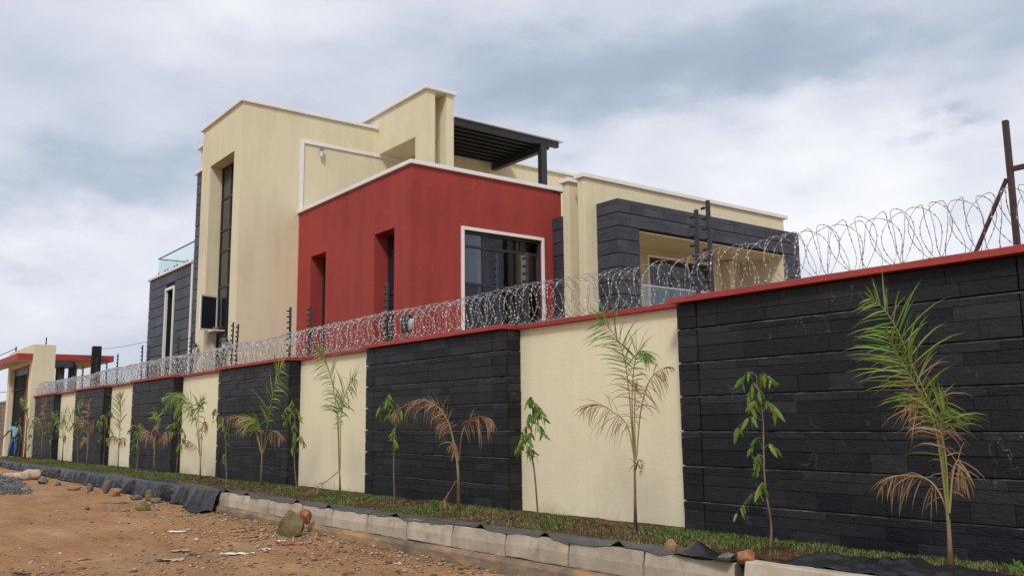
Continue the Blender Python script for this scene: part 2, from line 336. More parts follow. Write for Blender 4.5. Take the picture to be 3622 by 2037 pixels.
class MB:
    def __init__(s): s.v = []; s.f = []; s.mi = []; s.cur = 0
    def q(s, *pts):
        n = len(s.v); s.v += [tuple(p) for p in pts]; s.f.append(tuple(range(n, n+len(pts)))); s.mi.append(s.cur); return s
    def box(s, x0, x1, y0, y1, z0, z1):
        n = len(s.v)
        s.v += [(x, y, z) for z in (z0, z1) for y in (y0, y1) for x in (x0, x1)]
        for f in ((0, 2, 3, 1), (4, 5, 7, 6), (0, 1, 5, 4), (2, 6, 7, 3), (0, 4, 6, 2), (1, 3, 7, 5)):
            s.f.append(tuple(n+i for i in f)); s.mi.append(s.cur)
        return s
    def holed(s, axis, p0, p1, u0, u1, z0, z1, holes):
        us = sorted({u0, u1, *[h[0] for h in holes], *[h[1] for h in holes]}); zs = sorted({z0, z1, *[h[2] for h in holes], *[h[3] for h in holes]})
        us = [u for u in us if u0 <= u <= u1]; zs = [z for z in zs if z0 <= z <= z1]
        def full(i, j):
            if not (0 <= i < len(us)-1 and 0 <= j < len(zs)-1): return False
            cu, cz = (us[i]+us[i+1])/2, (zs[j]+zs[j+1])/2
            return not any(h[0] < cu < h[1] and h[2] < cz < h[3] for h in holes)
        idx = {}
        def vid(i, j, k):
            if (i, j, k) not in idx:
                p = (p0, p1)[k]; idx[i, j, k] = len(s.v)
                s.v.append((us[i], p, zs[j]) if axis == 'y' else (p, us[i], zs[j]))
            return idx[i, j, k]
        for i in range(len(us)-1):
            for j in range(len(zs)-1):
                if not full(i, j): continue
                fs = [[(i, j, 0), (i+1, j, 0), (i+1, j+1, 0), (i, j+1, 0)], [(i, j, 1), (i, j+1, 1), (i+1, j+1, 1), (i+1, j, 1)]]
                if not full(i-1, j): fs.append([(i, j, 0), (i, j+1, 0), (i, j+1, 1), (i, j, 1)])
                if not full(i+1, j): fs.append([(i+1, j, 0), (i+1, j, 1), (i+1, j+1, 1), (i+1, j+1, 0)])
                if not full(i, j-1): fs.append([(i, j, 0), (i, j, 1), (i+1, j, 1), (i+1, j, 0)])
                if not full(i, j+1): fs.append([(i, j+1, 0), (i+1, j+1, 0), (i+1, j+1, 1), (i, j+1, 1)])
                for f in fs: s.f.append(tuple(vid(*t) for t in f)); s.mi.append(s.cur)
        return s
    def tube(s, pts, r, n=6, cap=True):
        pts = [Vector(p) for p in pts]; rs = r if isinstance(r, (list, tuple)) else [r]*len(pts)
        rings = []; a = None
        for i, p in enumerate(pts):
            t = (pts[min(i+1, len(pts)-1)] - pts[max(i-1, 0)]).normalized()
            if a is None: a = t.orthogonal().normalized()
            a = (a - t*a.dot(t)).normalized(); b = t.cross(a)
            base = len(s.v)
            for k in range(n):
                an = 2*math.pi*k/n; s.v.append(tuple(p + (a*math.cos(an) + b*math.sin(an))*rs[i]))
            rings.append(base)
        for i in range(len(rings)-1):
            for k in range(n):
                k2 = (k+1) % n; s.f.append((rings[i]+k, rings[i]+k2, rings[i+1]+k2, rings[i+1]+k)); s.mi.append(s.cur)
        if cap:
            s.f.append(tuple(rings[0]+k for k in reversed(range(n)))); s.mi.append(s.cur)
            s.f.append(tuple(rings[-1]+k for k in range(n))); s.mi.append(s.cur)
        return s
    def lathe(s, c, prof, n=12):
        c = Vector(c); rings = []
        for r, z in prof:
            rings.append(len(s.v))
            for k in range(n):
                an = 2*math.pi*k/n; s.v.append((c.x+r*math.cos(an), c.y+r*math.sin(an), c.z+z))
        for i in range(len(rings)-1):
            for k in range(n):
                k2 = (k+1) % n; s.f.append((rings[i]+k, rings[i]+k2, rings[i+1]+k2, rings[i+1]+k)); s.mi.append(s.cur)
        s.f.append(tuple(rings[0]+k for k in reversed(range(n)))); s.mi.append(s.cur)
        s.f.append(tuple(rings[-1]+k for k in range(n))); s.mi.append(s.cur)
        return s
    def mesh(s, name, mats, smooth=False, recalc=True):
        me = bpy.data.meshes.new(name); me.from_pydata(s.v, [], s.f)
        for mt in (mats if isinstance(mats, (list, tuple)) else [mats]): me.materials.append(M[mt])
        if any(s.mi): me.polygons.foreach_set('material_index', s.mi)
        if recalc:
            bm = bmesh.new(); bm.from_mesh(me); bmesh.ops.recalc_face_normals(bm, faces=bm.faces); bm.to_mesh(me); bm.free()
        if smooth: me.polygons.foreach_set('use_smooth', [True]*len(me.polygons))
        me.update(); return me
    def build(s, name, mats, parent=None, smooth=False, bevel=0.0):
        o = link(name, s.mesh(name, mats, smooth), parent)
        if bevel:
            b = o.modifiers.new('bevel', 'BEVEL'); b.width = bevel; b.segments = 2; b.limit_method = 'ANGLE'
        return o

def mesh_np(name, V, F, mats, smooth=False, mi=None):
    """V (n,3); F (m,k) one face size"""
    V = np.asarray(V, np.float32).reshape(-1, 3); F = np.asarray(F, np.int32); k = F.shape[1]
    me = bpy.data.meshes.new(name); me.vertices.add(len(V)); me.vertices.foreach_set('co', V.ravel())
    me.loops.add(F.size); me.loops.foreach_set('vertex_index', F.ravel())
    me.polygons.add(len(F)); me.polygons.foreach_set('loop_start', np.arange(0, F.size, k, dtype=np.int32))
    me.polygons.foreach_set('loop_total', np.full(len(F), k, np.int32))
    for mt in (mats if isinstance(mats, (list, tuple)) else [mats]): me.materials.append(M[mt])
    if mi is not None: me.polygons.foreach_set('material_index', np.asarray(mi, np.int32))
    if smooth: me.polygons.foreach_set('use_smooth', [True]*len(F))
    me.update(calc_edges=True); me.validate(); return me

def catmull(pts, n):
    P = [np.array(p, float) for p in pts]; P = [2*P[0]-P[1]] + P + [2*P[-1]-P[-2]]
    out = []; segs = len(P)-3
    for i in range(n):
        t = i/(n-1)*segs; k = min(int(t), segs-1); t -= k
        a, b, c, d = P[k:k+4]
        out.append(0.5*((2*b) + (c-a)*t + (2*a-5*b+4*c-d)*t*t + (3*b-a-3*c+d)*t**3))
    return out

# natural cleft stone tiles -----------------------------------------------------------------
TILE_CACHE = {}
def tile_mesh(Lq, Hq, mat, var):
    key = (Lq, Hq, mat, var)
    if key not in TILE_CACHE:
        r = random.Random(hash((Lq, Hq, var)) & 0xffff); d = 0.040; c = 0.0028
        b = MB(); X, Z = (0.0004, Lq-0.0004), (0.0004, Hq-0.0004)
        b.v = [(x, 0, z) for z in Z for x in X] + [(x, -(d-c-r.uniform(0, .0015)), z) for z in Z for x in X] + \
              [(x, -d + r.uniform(-.0022, .0022), z) for z in (Z[0]+c, Z[1]-c) for x in (X[0]+c*r.uniform(.6, 1.5), X[1]-c*r.uniform(.6, 1.5))]
        b.f = [(0, 1, 5, 4), (1, 3, 7, 5), (3, 2, 6, 7), (2, 0, 4, 6), (4, 5, 9, 8), (5, 7, 11, 9), (7, 6, 10, 11), (6, 4, 8, 10)]
        b.f += [(8, 9, 11), (8, 11, 10)] if var % 2 else [(8, 9, 10), (9, 11, 10)]
        b.mi = [0]*len(b.f)
        TILE_CACHE[key] = b.mesh('stone', mat)
    return TILE_CACHE[key]
def clad(out, org, u, width, rows, mat, holes=(), lens=(.28, .36, .44, .52, .62, .75), seed=0, proud=0.004, gap=0.002):
    """collect tiles: org = lower start of the face, u = 'x','-x','y' running direction; rows = [(z0,h)]"""
    r = random.Random(seed)
    for z0, h in rows:
        a = 0.0
        spans = []
        cuts = sorted([(hh[0], hh[1]) for hh in holes if hh[2] < z0+h/2 < hh[3]])
        s0 = 0.0
        for c0, c1 in cuts: spans.append((s0, c0)); s0 = c1
        spans.append((s0, width))
        for a0, a1 in spans:
            a = a0
            if a1 - a0 < 0.03: continue
            while a < a1 - 1e-6:
                l = r.choice(lens)
                if a1 - a - l < 0.16: l = a1 - a
                l = min(l, a1 - a)
                out.append((org, u, a, z0, l - gap, h - gap*0.8, r.uniform(-proud*0.4, proud), mat, r.randrange(4)))
                a += l
DIRS = {'x': (Vector((1, 0, 0)), 0.0), 'y': (Vector((0, 1, 0)), math.pi/2), '-x': (Vector((-1, 0, 0)), math.pi)}
def place_tiles(recs, parent, limit=300, origin=Vector((0, 0, 0))):
    items = []
    for rec in recs:
        org, u, a, z0, l, h, pr, mat, var = rec
        d, rot = DIRS[u]; p = Vector((org[0], org[1], 0)) + d*a; p.z = z0
        nrm = Vector((0, -1, 0)); nrm.rotate(Matrix.Rotation(rot, 3, 'Z'))
        p = p + nrm*pr
        cen = p + d*l/2; v = cen - EYE; dist = v.length
        dep = v.dot(fw); ang = abs(v.dot(rt))/max(dep, .01)
        vis = 1.0 if (dep > 0 and ang < 0.62) else 0.02
        size = l*h*max(0.05, abs(nrm.dot(v)/dist))/dist**2*vis
        items.append((size, p, rot, l, h, mat, var))
    items.sort(key=lambda t: -t[0])
    for size, p, rot, l, h, mat, var in items[:limit]:
        lq, hq = round(l*20)/20 or 0.05, round(h*50)/50 or 0.02
        me = tile_mesh(lq, hq, mat, var)
        o = bpy.data.objects.new('stone', me); COL.objects.link(o); o.parent = parent
        o.location = p - origin; o.rotation_euler.z = rot; o.scale = (l/lq, 1, h/hq)
    rest = items[limit:]
    if rest:
        V = []; F3 = []; F4 = []
        b = MB()
        for size, p, rot, l, h, mat, var in rest:
            me = tile_mesh(round(l*20)/20 or .05, round(h*50)/50 or .02, mat, var)
            mtx = Matrix.Translation(p) @ Matrix.Rotation(rot, 4, 'Z') @ Matrix.Diagonal((l/(round(l*20)/20 or .05), 1, h/(round(h*50)/50 or .02), 1))
            n = len(b.v); b.v += [tuple(mtx @ v.co) for v in me.vertices]
            for f in me.polygons: b.f.append(tuple(n+i for i in f.vertices)); b.mi.append(0)
        o = link('stone', b.mesh('stone_rest', rest[0][5], recalc=False), parent); o.location = -origin
        tag(o, kind='stuff')

# ================================================================== SETTING
def fbm(x, y, s, seed=0.0, o=4):
    v = 0; a = 1; t = 0
    for i in range(o):
        v += a*noise.noise(Vector((x*s, y*s, seed+i*7.3))); t += a; a *= 0.5; s *= 2.1
    return v/t
def road_z(x, y):
    d = math.hypot(x+12, y-3)
    k = max(0.0, 1 - d/45.0)
    z = k*(0.045*fbm(x, y, 0.35, 3.1) + 0.02*fbm(x, y, 1.6, 9.0))
    for yc, ph in ((2.35, 0.0), (3.95, .4)): z -= k*.035*math.exp(-((y-yc-.12*math.sin(x*.35+ph))/.16)**2)*(.7+.5*fbm(x, 0, .4, 17))
    z += k*.012*fbm(x, y, 4.0, 13.0)
    z += 0.02*math.exp(-((y-5.8)/0.5)**2)*k                    # debris banked up along the kerb
    if y > 5.86: z = min(z, -0.25*(1 if -47 < x < 3 else 0)) if y < 9 and -47 < x < 3 else 0.0
    return z
def build_ground():
    def axis(lo, hi, step, far):
        a = list(np.arange(lo, hi+1e-6, step)); d = step; p = lo; left = []
        while p > -far: d *= 1.35; p -= d; left.append(p)
        d = step; p = hi; right = []
        while p < far: d *= 1.35; p += d; right.append(p)
        return list(reversed(left)) + a + right
    xs = axis(-34, 0, 0.16, 900); ys = axis(0.5, 5.86, 0.12, 900)
    V = [(x, y, road_z(x, y)) for y in ys for x in xs]; nx = len(xs)
    F = [(j*nx+i, j*nx+i+1, (j+1)*nx+i+1, (j+1)*nx+i) for j in range(len(ys)-1) for i in range(nx-1)]
    o = link('ground', mesh_np('ground', V, F, 'dirt', smooth=True)); tag(o, kind='structure')
build_ground()

KY = 5.90                                    # front face of the kerb blocks
def kerb_top(x):
    return 0.375 + max(0.0, (x+12))*0.0105 - max(0.0, (-17-x))*0.0068
def soil_z(x, y):
    kt = kerb_top(x) - 0.02
    wb = 0.37 - max(0.0, (-7-x))*0.0052
    t = min(1.0, max(0.0, (y-6.05)/(7.75-6.05)))
    bump = 0.055*math.sin(math.pi*min(1, t*1.1))
    return lerp(kt, wb, t) + bump + 0.035*fbm(x, y, 1.1, 1.0) + 0.018*fbm(x, y, 5, 2.0, 3)
def build_bed():
    xs = np.concatenate([np.arange(-46.6, -16, 0.2), np.arange(-16, 2.01, 0.09)]); ys = np.arange(6.04, 8.03, 0.09)
    V = [(x, y, soil_z(x, y)) for y in ys for x in xs]; nx = len(xs)
    F = [(j*nx+i, j*nx+i+1, (j+1)*nx+i+1, (j+1)*nx+i) for j in range(len(ys)-1) for i in range(nx-1)]
    tag(link('planting_bed', mesh_np('planting_bed', V, F, 'soil', smooth=True)), kind='structure')
build_bed()

# ================================================================== BOUNDARY WALL
PANELS = [(-6.91, -2.90), (-14.34, -10.21), (-21.94, -17.76), (-29.70, -25.57), (-37.75, -33.40), (-45.95, -41.80)]
def build_boundary_wall():
    w = empty('boundary_wall', (-22, 7.9, 0.2), 'long cream boundary wall with black slate panels and a red coping', 'wall')
    wl = MB()
    segs = []; hi = 3.0
    for a, b in PANELS: segs.append((b, hi)); hi = a
    for a, b in segs: MB().box(a+.001, b-.001, 7.97, 8.20, -0.3, 2.905).build('cream_panel', 'cream_wall', w)
    rec = []
    bands = [2.905, 2.60, 2.222, 1.845, 1.462, 1.081, 0.70, 0.32, -0.06]
    rows = []
    for i in range(len(bands)-1):
        t, b = bands[i]-0.010, bands[i+1]+0.012
        h = t - b
        fr = [(0.55, 0.45)] if i == 0 else [(0.20, 0.33, 0.47), (0.17, 0.36, 0.47), (0.22, 0.31, 0.47)]
        f = fr[i % len(fr)]; z = b
        for q in reversed(f): rows.append((z, h*q)); z += h*q
    for pi, (a, b) in enumerate(PANELS):
        MB().box(a, b, 7.745, 8.20, -0.3, 2.905).build('panel_core', 'mortar', w)
        c = 0.29
        clad(rec, (a, 7.740), 'x', c-.008, rows, 'slate', lens=(.29,), seed=100+pi)
        clad(rec, (a+c+.008, 7.740), 'x', (b-a)-2*c-.016, rows, 'slate', seed=200+pi, proud=0.005)
        clad(rec, (b-c, 7.740), 'x', c+.036, rows, 'slate', lens=(.40,), seed=300+pi)
        clad(rec, (b, 7.744), 'y', 0.224, rows, 'slate', lens=(.3,), seed=400+pi)
    for pi, (a, b) in enumerate(PANELS):
        g = MB()
        for z in bands[1:-1]: g.box(a+.002, b+.020, 7.716, 7.744, z-.010, z+.002); g.box(b+.0005, b+.020, 7.7445, 7.968, z-.010, z+.002)
        g.build('groove_mortar', 'pale_mortar', w)
    org = Vector(w.location)
    place_tiles(rec, w, 300, org)
    # coping: proud over the slate panels, set back over the cream ones
    def cop(x0, x1, y0, z0=2.905, z1=2.970):
        b = MB(); n = max(2, int((x1-x0)/0.25)); r = random.Random(int(-x0*100))
        xs = [lerp(x0, x1, i/n) for i in range(n+1)]; k = len(b.v)
        for x in xs:
            j = [r.uniform(-.0035, .0035) for _ in range(4)]
            b.v += [(x, y0+j[0], z0+j[1]*.7), (x, 8.262, z0), (x, 8.262, z1), (x, y0+j[2], z1+j[3])]
        for i in range(n):
            for e in range(4):
                e2 = (e+1) % 4; b.f.append((i*4+e, i*4+e2, i*4+4+e2, i*4+4+e)); b.mi.append(0)
        b.f += [(0, 1, 2, 3), tuple(n*4+i for i in (3, 2, 1, 0))]; b.mi += [0, 0]
        b.build('coping', 'red_coping', w, bevel=0.006)
    for (a, b) in PANELS: cop(a-.055, b+.065, 7.615)
    hi = 3.0
    for a, b in PANELS:
        cop(b+.066, hi-.001 if hi == 3.0 else hi-.056, 7.885, 2.906, 2.967); hi = a
build_boundary_wall()

def build_razor_wire():
    o = empty('razor_wire_coil', (-24, 7.95, 2.97), 'long silver razor wire coil running along the top of the red coping', 'razor wire')
    for strand, way in ((0, 1.0), (1, -1.0)):              # two coils wound against each other
        x0, x1, pitch = -46.4, -1.0, 0.200
        turns = int((x1-x0)/pitch); per = 28; n = turns*per
        t = np.arange(n+1)/per*2*np.pi
        loop = t/(2*np.pi); t = way*t + 1.3*strand; ph = strand*2.1
        jit = np.repeat(nrng.normal(0, 1, turns+2), per)[:n+1]
        def smooth(a, k): return np.convolve(np.pad(a, (k, k), 'edge'), np.ones(2*k+1)/(2*k+1), 'valid')
        r = 0.277 + 0.007*smooth(jit, 20) + 0.012*np.sin(loop*0.31+ph) + 0.01*np.sin(loop*0.083+1)
        dens = 0.5*np.sin(loop*0.19+ph) + 0.35*np.sin(loop*0.08+2)
        xx = x0 + loop*pitch + dens*0.20 + 0.034*np.sin(2.5*t) + 0.02*smooth(np.repeat(nrng.normal(0, 1, turns+2), per)[:n+1], 12)*0.8
        cz = 2.972 + r*0.985 + 0.012*np.sin(loop*0.21+.5)
        yy = 7.95 + r*np.cos(t)*0.95 + 0.02*np.sin(loop*.17); zz = cz + r*np.sin(t)
        P = np.stack([xx, yy, zz], 1)
        T = np.gradient(P, axis=0); T /= np.linalg.norm(T, axis=1)[:, None]
        C = np.stack([xx, np.full_like(xx, 7.95), cz], 1); A = P - C; A -= T*np.sum(A*T, 1)[:, None]; A /= np.linalg.norm(A, axis=1)[:, None]
        B = np.cross(T, A); k = 4; rad = 0.0030
        ring = np.stack([P + rad*(A*math.cos(2*math.pi*i/k) + B*math.sin(2*math.pi*i/k)) for i in range(k)], 1).reshape(-1, 3)
        i = np.arange(n)[:, None]; F = []
        for a in range(k): F.append(np.concatenate([i*k+a, i*k+(a+1) % k, (i+1)*k+(a+1) % k, (i+1)*k+a], 1))
        link('wire', mesh_np('wire', ring, np.concatenate(F), 'wire', smooth=True), o)
        # barbs: little four pointed blades
        step = 2*np.pi*0.275/22
        s = np.concatenate([[0], np.cumsum(np.linalg.norm(np.diff(P, axis=0), axis=1))])
        q = np.arange(0.02, s[-1], 0.092); idx = np.searchsorted(s, q); idx = np.clip(idx, 1, n-1)
        V = []; F = []
        for j, ii in enumerate(idx):
            p, tt, a, b = P[ii], T[ii], A[ii], B[ii]
            an = nrng.uniform(0, np.pi); e1 = a*math.cos(an)+b*math.sin(an); e2 = np.cross(tt, e1)
            sc = min(1.12, max(.68, .68 + (-8-p[0])*.035)); L = 0.019*sc; wv = 0.006*sc; nb = len(V); hb_ = .012*sc
            V += [p-tt*L+e1*hb_, p-tt*wv*.6+e1*wv, p+tt*wv*.6+e1*wv, p+tt*L+e1*hb_, p+tt*L-e1*hb_, p+tt*wv*.6-e1*wv, p-tt*wv*.6-e1*wv, p-tt*L-e1*hb_]
            V = V[:nb+8]
            F += [(nb, nb+1, nb+6, nb+7), (nb+1, nb+2, nb+5, nb+6), (nb+2, nb+3, nb+4, nb+5)]
            nb = len(V); V += [p-tt*.010*sc+e2*.011*sc, p+tt*.010*sc+e2*.011*sc, p+tt*.010*sc-e2*.011*sc, p-tt*.010*sc-e2*.011*sc]; F.append((nb, nb+1, nb+2, nb+3))
        ob = link('barbs', mesh_np('barbs', np.array(V), np.array(F), 'barb'), o); tag(ob, kind='stuff')
build_razor_wire()

# electric fence posts ----------------------------------------------------------------------
def build_posts():
    ins = MB(); ins.lathe((0, 0, 0), [(0.010, 0), (0.012, .012), (0.021, .016), (0.021, .026), (0.011, .032), (0.011, .042), (0.019, .047), (0.019, .054), (0.006, .062)], 8)
    for i, v in enumerate(ins.v): ins.v[i] = (-v[2], v[0], v[1])       # points along -x
    ime = ins.mesh('insulator', 'plastic_black', True)
    pm = MB(); t = 0.021
    pm.box(-t, t, -.006, 0, 0, 1.12); pm.box(t-.006, t, .0005, .030, 0, 1.12); pm.box(-.05, .05, -.03, .06, -.002, .006)
    pme = pm.mesh('post', 'metal')
    xs = [(-6.61, 4.11), (-6.82, 4.04), (-10.04, 4.03), (-10.73, 4.12), (-14.11, 4.12), (-17.36, 4.05), (-18.36, 4.12), (-21.56, 4.04), (-21.87, 4.12), (-24.97, 4.04),
          (-26.14, 4.12), (-29.16, 4.07), (-29.83, 4.12), (-32.85, 4.04), (-34.3, 3.95), (-35.82, 4.11), (-38.02, 3.93), (-39.3, 4.01), (-42.74, 3.93)]
    where = ['taller of the nearest pair before the balcony portal', 'shorter of the nearest pair before the balcony portal',
             'before the right panes of the white-framed window', 'before the middle of the white-framed window', 'alone before the second red slit window',
             'before the leftmost red slit window', 'before the cream wall left of the red block', 'right one of the pair below the casement',
             'left one of the pair below the casement', 'beside the white strip of the dark wing', 'before the dark wing right of its window',
             'right one at the left edge of the wing', 'left one at the left edge of the wing', 'first left of the house against sky',
             'second left of the house against sky', 'just left of the tall black column', 'left of the column, right of a pair',
             'left of the column, left of a pair', 'farthest one, close to the gatehouse pillar']
    for k, ((x, top), wh) in enumerate(zip(xs, where)):
        e = empty('electric_fence_post', (x, 7.97, 2.972), 'dark steel electric fence post with insulators, ' + wh, 'fence post', 'electric fence posts on the wall')
        h = top - 2.972
        p = link('post', pme, e, (0, 0, 0)); p.scale.z = h/1.12
        e.rotation_euler = (R(rng.uniform(-1.2, 1.2)), R(rng.uniform(-1.2, 1.2)), R(rng.uniform(-14, 14)))
        for j in range(8): link('insulator', ime, e, (-t, -.012, h*(0.17 + 0.108*j)))
build_posts()

def build_corner_post():
    e = empty('corner_fence_post', (-3.28, 7.95, 2.97), 'tall rusty brown steel fence post with diagonal brace and side rail', 'fence post')
    MB().box(-3.303, -3.257, 7.93, 7.976, 2.971, 4.13).build('post', 'rust', e, bevel=.004)
    d = MB(); d.tube([(-3.655, 7.955, 2.972), (-3.315, 7.955, 3.62)], 0.019, 4); d.build('brace', 'rust', e)
    MB().box(-3.256, -1.2, 7.93, 7.97, 3.672, 3.712).build('rail', 'rust', e)
build_corner_post()

# ================================================================== HOUSE
H = empty('modern_house', (-24, 14, 0), 'modern cream and red house with black slate cladding and flat roofs', 'house')
HREC = []
def hb(name, mat, *box, bevel=0.012): return MB().box(*box).build(name, mat, H, bevel=bevel)
def coping(x0, x1, y0, y1, z0, z1, name='coping'): return hb(name, 'white', x0, x1, y0, y1, z0, z1, bevel=0.01)

def window(axis, p, u0, u1, z0, z1, us, zs, fr=0.05, depth=0.06, name='window', sgn=1, glass='glass_dark'):
    """dark steel window in the plane axis=p; us/zs = mullion / transom positions; returns the part"""
    f = MB()
    def bar(a0, a1, b0, b1, t=depth):
        q = (p, p+t*sgn) if sgn > 0 else (p+t*sgn, p)
        f.box(a0, a1, q[0], q[1], b0, b1) if axis == 'y' else f.box(q[0], q[1], a0, a1, b0, b1)
    bar(u0, u0+fr, z0, z1); bar(u1-fr, u1, z0, z1); bar(u0+fr, u1-fr, z1-fr, z1); bar(u0+fr, u1-fr, z0, z0+fr)
    zz = [z0+fr] + list(zs) + [z1-fr]; uu = [u0+fr] + list(us) + [u1-fr]
    for u in us: bar(u-fr*.5, u+fr*.5, z0+fr, z1-fr, depth*.9)
    for i in range(len(uu)-1):
        a0 = uu[i] + (fr*.5 if i else 0); a1 = uu[i+1] - (fr*.5 if i < len(uu)-2 else 0)
        for z in zs: bar(a0, a1, z-fr*.45, z+fr*.45, depth*.8)
    win = f.build(name, 'metal', H)
    g = p + 0.03*sgn
    for i in range(len(uu)-1):
        for j in range(len(zz)-1):
            b = MB(); a0, a1, c0, c1 = uu[i], uu[i+1], zz[j], zz[j+1]
            tl = rng.uniform(-.004, .004)
            if axis == 'y': b.q((a0, g, c0), (a1, g+tl, c0), (a1, g+tl, c1), (a0, g, c1))
            else: b.q((g, a0, c0), (g+tl, a1, c0), (g+tl, a1, c1), (g, a0, c1))
            b.build('pane', glass, win)
    return win

def build_house():
    # ---- red block -------------------------------------------------------------------
    XR, YR, XT = -18.96, 11.40, -25.77
    slits = [(-24.84, -23.80, 3.6, 6.59), (-20.86, -19.80, 3.6, 6.59)]
    w = MB(); w.holed('y', YR, YR+.45, XT+.002, XR, -.2, 8.10, slits)
    w.build('red_wall', 'red', H)
    w = MB(); w.holed('x', XR-.35, XR, YR+.45, 16.40, -.2, 8.10, [(13.0, 15.63, 3.75, 6.58)])
    w.build('red_wall', 'red', H)
    hb('roof_slab', 'concrete_roof', XT+.01, XR-.36, YR+.46, 16.39, 7.2, 7.35)
    for x0, x1, z0, z1 in slits:
        window('y', YR+.41, x0+.002, x1-.002, z0, z1-.002, [(x0+x1)/2], [4.35, 5.0, 6.12], fr=.05)
    window('x', XR-.13, 13.002, 15.628, 3.752, 6.578, [13.70, 14.82], [4.35, 5.17, 6.17], fr=.075, depth=.08, glass='glass_tint')
    for y0, y1 in ((13.72, 14.15), (14.85, 15.5)):                    # drawn curtains behind the glass
        cu = MB(); n = 40; ys = [lerp(y0, y1, i/n) for i in range(n+1)]; xs = [XR-.42+.035*math.sin(i*1.05+y0) for i in range(n+1)]
        for i in range(n): cu.q((xs[i], ys[i], 3.8), (xs[i+1], ys[i+1], 3.8), (xs[i+1], ys[i+1], 6.7), (xs[i], ys[i], 6.7))
        cu.build('curtain', 'curtain', H)
    fr = MB(); y0, y1, z1 = 12.90, 15.73, 6.68                       # white reveal frame
    for a in ((y0+.012, y0+.099, 3.7, z1-.012), (y1-.099, y1-.012, 3.7, z1-.012), (y0+.1, y1-.1, z1-.100, z1-.012)):
        fr.box(XR-.10, XR+.05, a[0], a[1], a[2], a[3])
    fr.build('window_surround', 'white', H, bevel=.006)
    coping(XT+.003, XR+.07, YR-.07, YR+.44, 8.101, 8.21); coping(XR-.40, XR+.07, YR+.441, 16.45, 8.101, 8.21)
    pipe = MB(); pipe.tube([(XR+.03, 16.22, 8.05), (XR+.03, 16.22, 7.32)], .016, 6); pipe.tube([(XR+.03, 16.10, 8.10), (XR+.06, 16.6, 8.07)], .03, 6)
    pipe.build('drain_pipe', 'red', H)
    # dark clad fin beside the red block
    hb('fin_core', 'mortar', XR+.002, -18.28, 16.09, 16.35, -.2, 7.27)
    rows = [(3.2+.37*i+.008, .355) for i in range(11)]
    clad(HREC, (XR+.004, 16.088), 'x', .68, rows, 'slate_house', lens=(.35, .4), seed=5)
    # ---- stair tower ------------------------------------------------------------------
    TX0, TY = -29.36, 9.48
    tw = MB(); tw.holed('y', TY, TY+.55, TX0, XT, -.2, 11.38, [(-28.54, -26.37, 0.5, 9.97)])
    tw.build('tower_wall', 'cream', H)
    tw = MB(); tw.holed('x', XT-.35, XT, TY+.55, 14.199, -.2, 11.38, [])
    tw.build('tower_wall', 'cream', H)
    hb('tower_wall', 'cream', TX0, TX0+.35, TY+.55, 16, -.2, 11.38, bevel=0)
    hb('tower_wall', 'cream', XT-.35, XT, 14.521, 15.224, 7.2, 10.519, bevel=0)
    hb('roof_slab', 'concrete_roof', TX0+.36, XT-.36, TY+.56, 16, 11.0, 11.15)
    coping(TX0-.10, XT+.07, TY-.08, TY+.45, 11.381, 11.48); coping(XT-.36, XT+.07, TY+.451, 14.14, 11.381, 11.48)
    coping(TX0-.10, TX0+.36, TY+.451, 16, 11.381, 11.48)
    win = window('y', TY+.40, -28.538, -26.372, 0.6, 9.968, [-27.72, -27.05], [3.3, 4.62, 5.95, 7.12, 7.82, 8.88], fr=.065)
    # open casement
    s = MB(); hx, hy = Vector((-28.47, 9.86, 0)), Vector((-28.20, 9.22, 0)); d = (hy-hx); L = d.length; d.normalize(); n = Vector((-d.y, d.x, 0))
    def sbar(a0, a1, z0, z1, mb, t=.02):
        p = [hx + d*a0 - n*t, hx + d*a1 - n*t, hx + d*a1 + n*t, hx + d*a0 + n*t]
        k = len(mb.v); mb.v += [(q.x, q.y, z0) for q in p] + [(q.x, q.y, z1) for q in p]
        for f in ((3, 2, 1, 0), (4, 5, 6, 7), (0, 1, 5, 4), (1, 2, 6, 5), (2, 3, 7, 6), (3, 0, 4, 7)): mb.f.append(tuple(k+i for i in f)); mb.mi.append(0)
    for a in ((0, .045, 4.55, 5.68), (L-.045, L, 4.55, 5.68), (.046, L-.046, 4.55, 4.60), (.046, L-.046, 5.63, 5.68)): sbar(*a, s)
    sash = s.build('open_casement', 'white', H); tag(sash, label='open casement with pale frame')
    g = MB(); sbar(.046, L-.046, 4.601, 5.629, g, .004); g.build('pane', 'glass_dark', sash)
    hb('window_ledge', 'white', -28.40, -27.75, TY+.05, TY+.395, 4.49, 4.53)
    # white relief frame on the tower's side
    t = MB(); t.box(XT+.001, XT+.05, 11.38, 11.50, 8.211, 10.53); t.box(XT+.001, XT+.05, 11.501, 14.9, 10.42, 10.53); t.build('relief_frame', 'white', H, bevel=.006)
    # ---- upper double blade -----------------------------------------------------------
    XU = -22.74
    b = MB(); b.holed('y', 14.20, 14.52, -28.8, XU, 7.2, 11.90, [(XT+.0005, -23.41, 7.2, 10.52)]); b.build('upper_wall', 'cream', H, bevel=.01)
    b = MB(); b.holed('y', 14.94, 15.22, -28.8, XU, 7.2, 11.90, [(XT+.0005, -23.41, 7.2, 10.52)]); b.build('upper_wall', 'cream', H)
    hb('upper_recess', 'cream', -25.7, -23.3, 14.52, 14.94, 10.52, 11.90, bevel=0)
    coping(-28.9, XU+.09, 14.11, 15.31, 11.901, 12.01)
    # ---- pergola on the terrace ----------------------------------------------------------
    p = MB(); p.box(XU-.16, XU, 15.225, 19.62, 10.98, 11.185); beam = p.build('pergola', 'metal', H, bevel=.006)
    p = MB(); p.box(XU-.20, XU-.01, 18.83, 19.08, 7.2, 10.978); p.build('post', 'metal', beam)
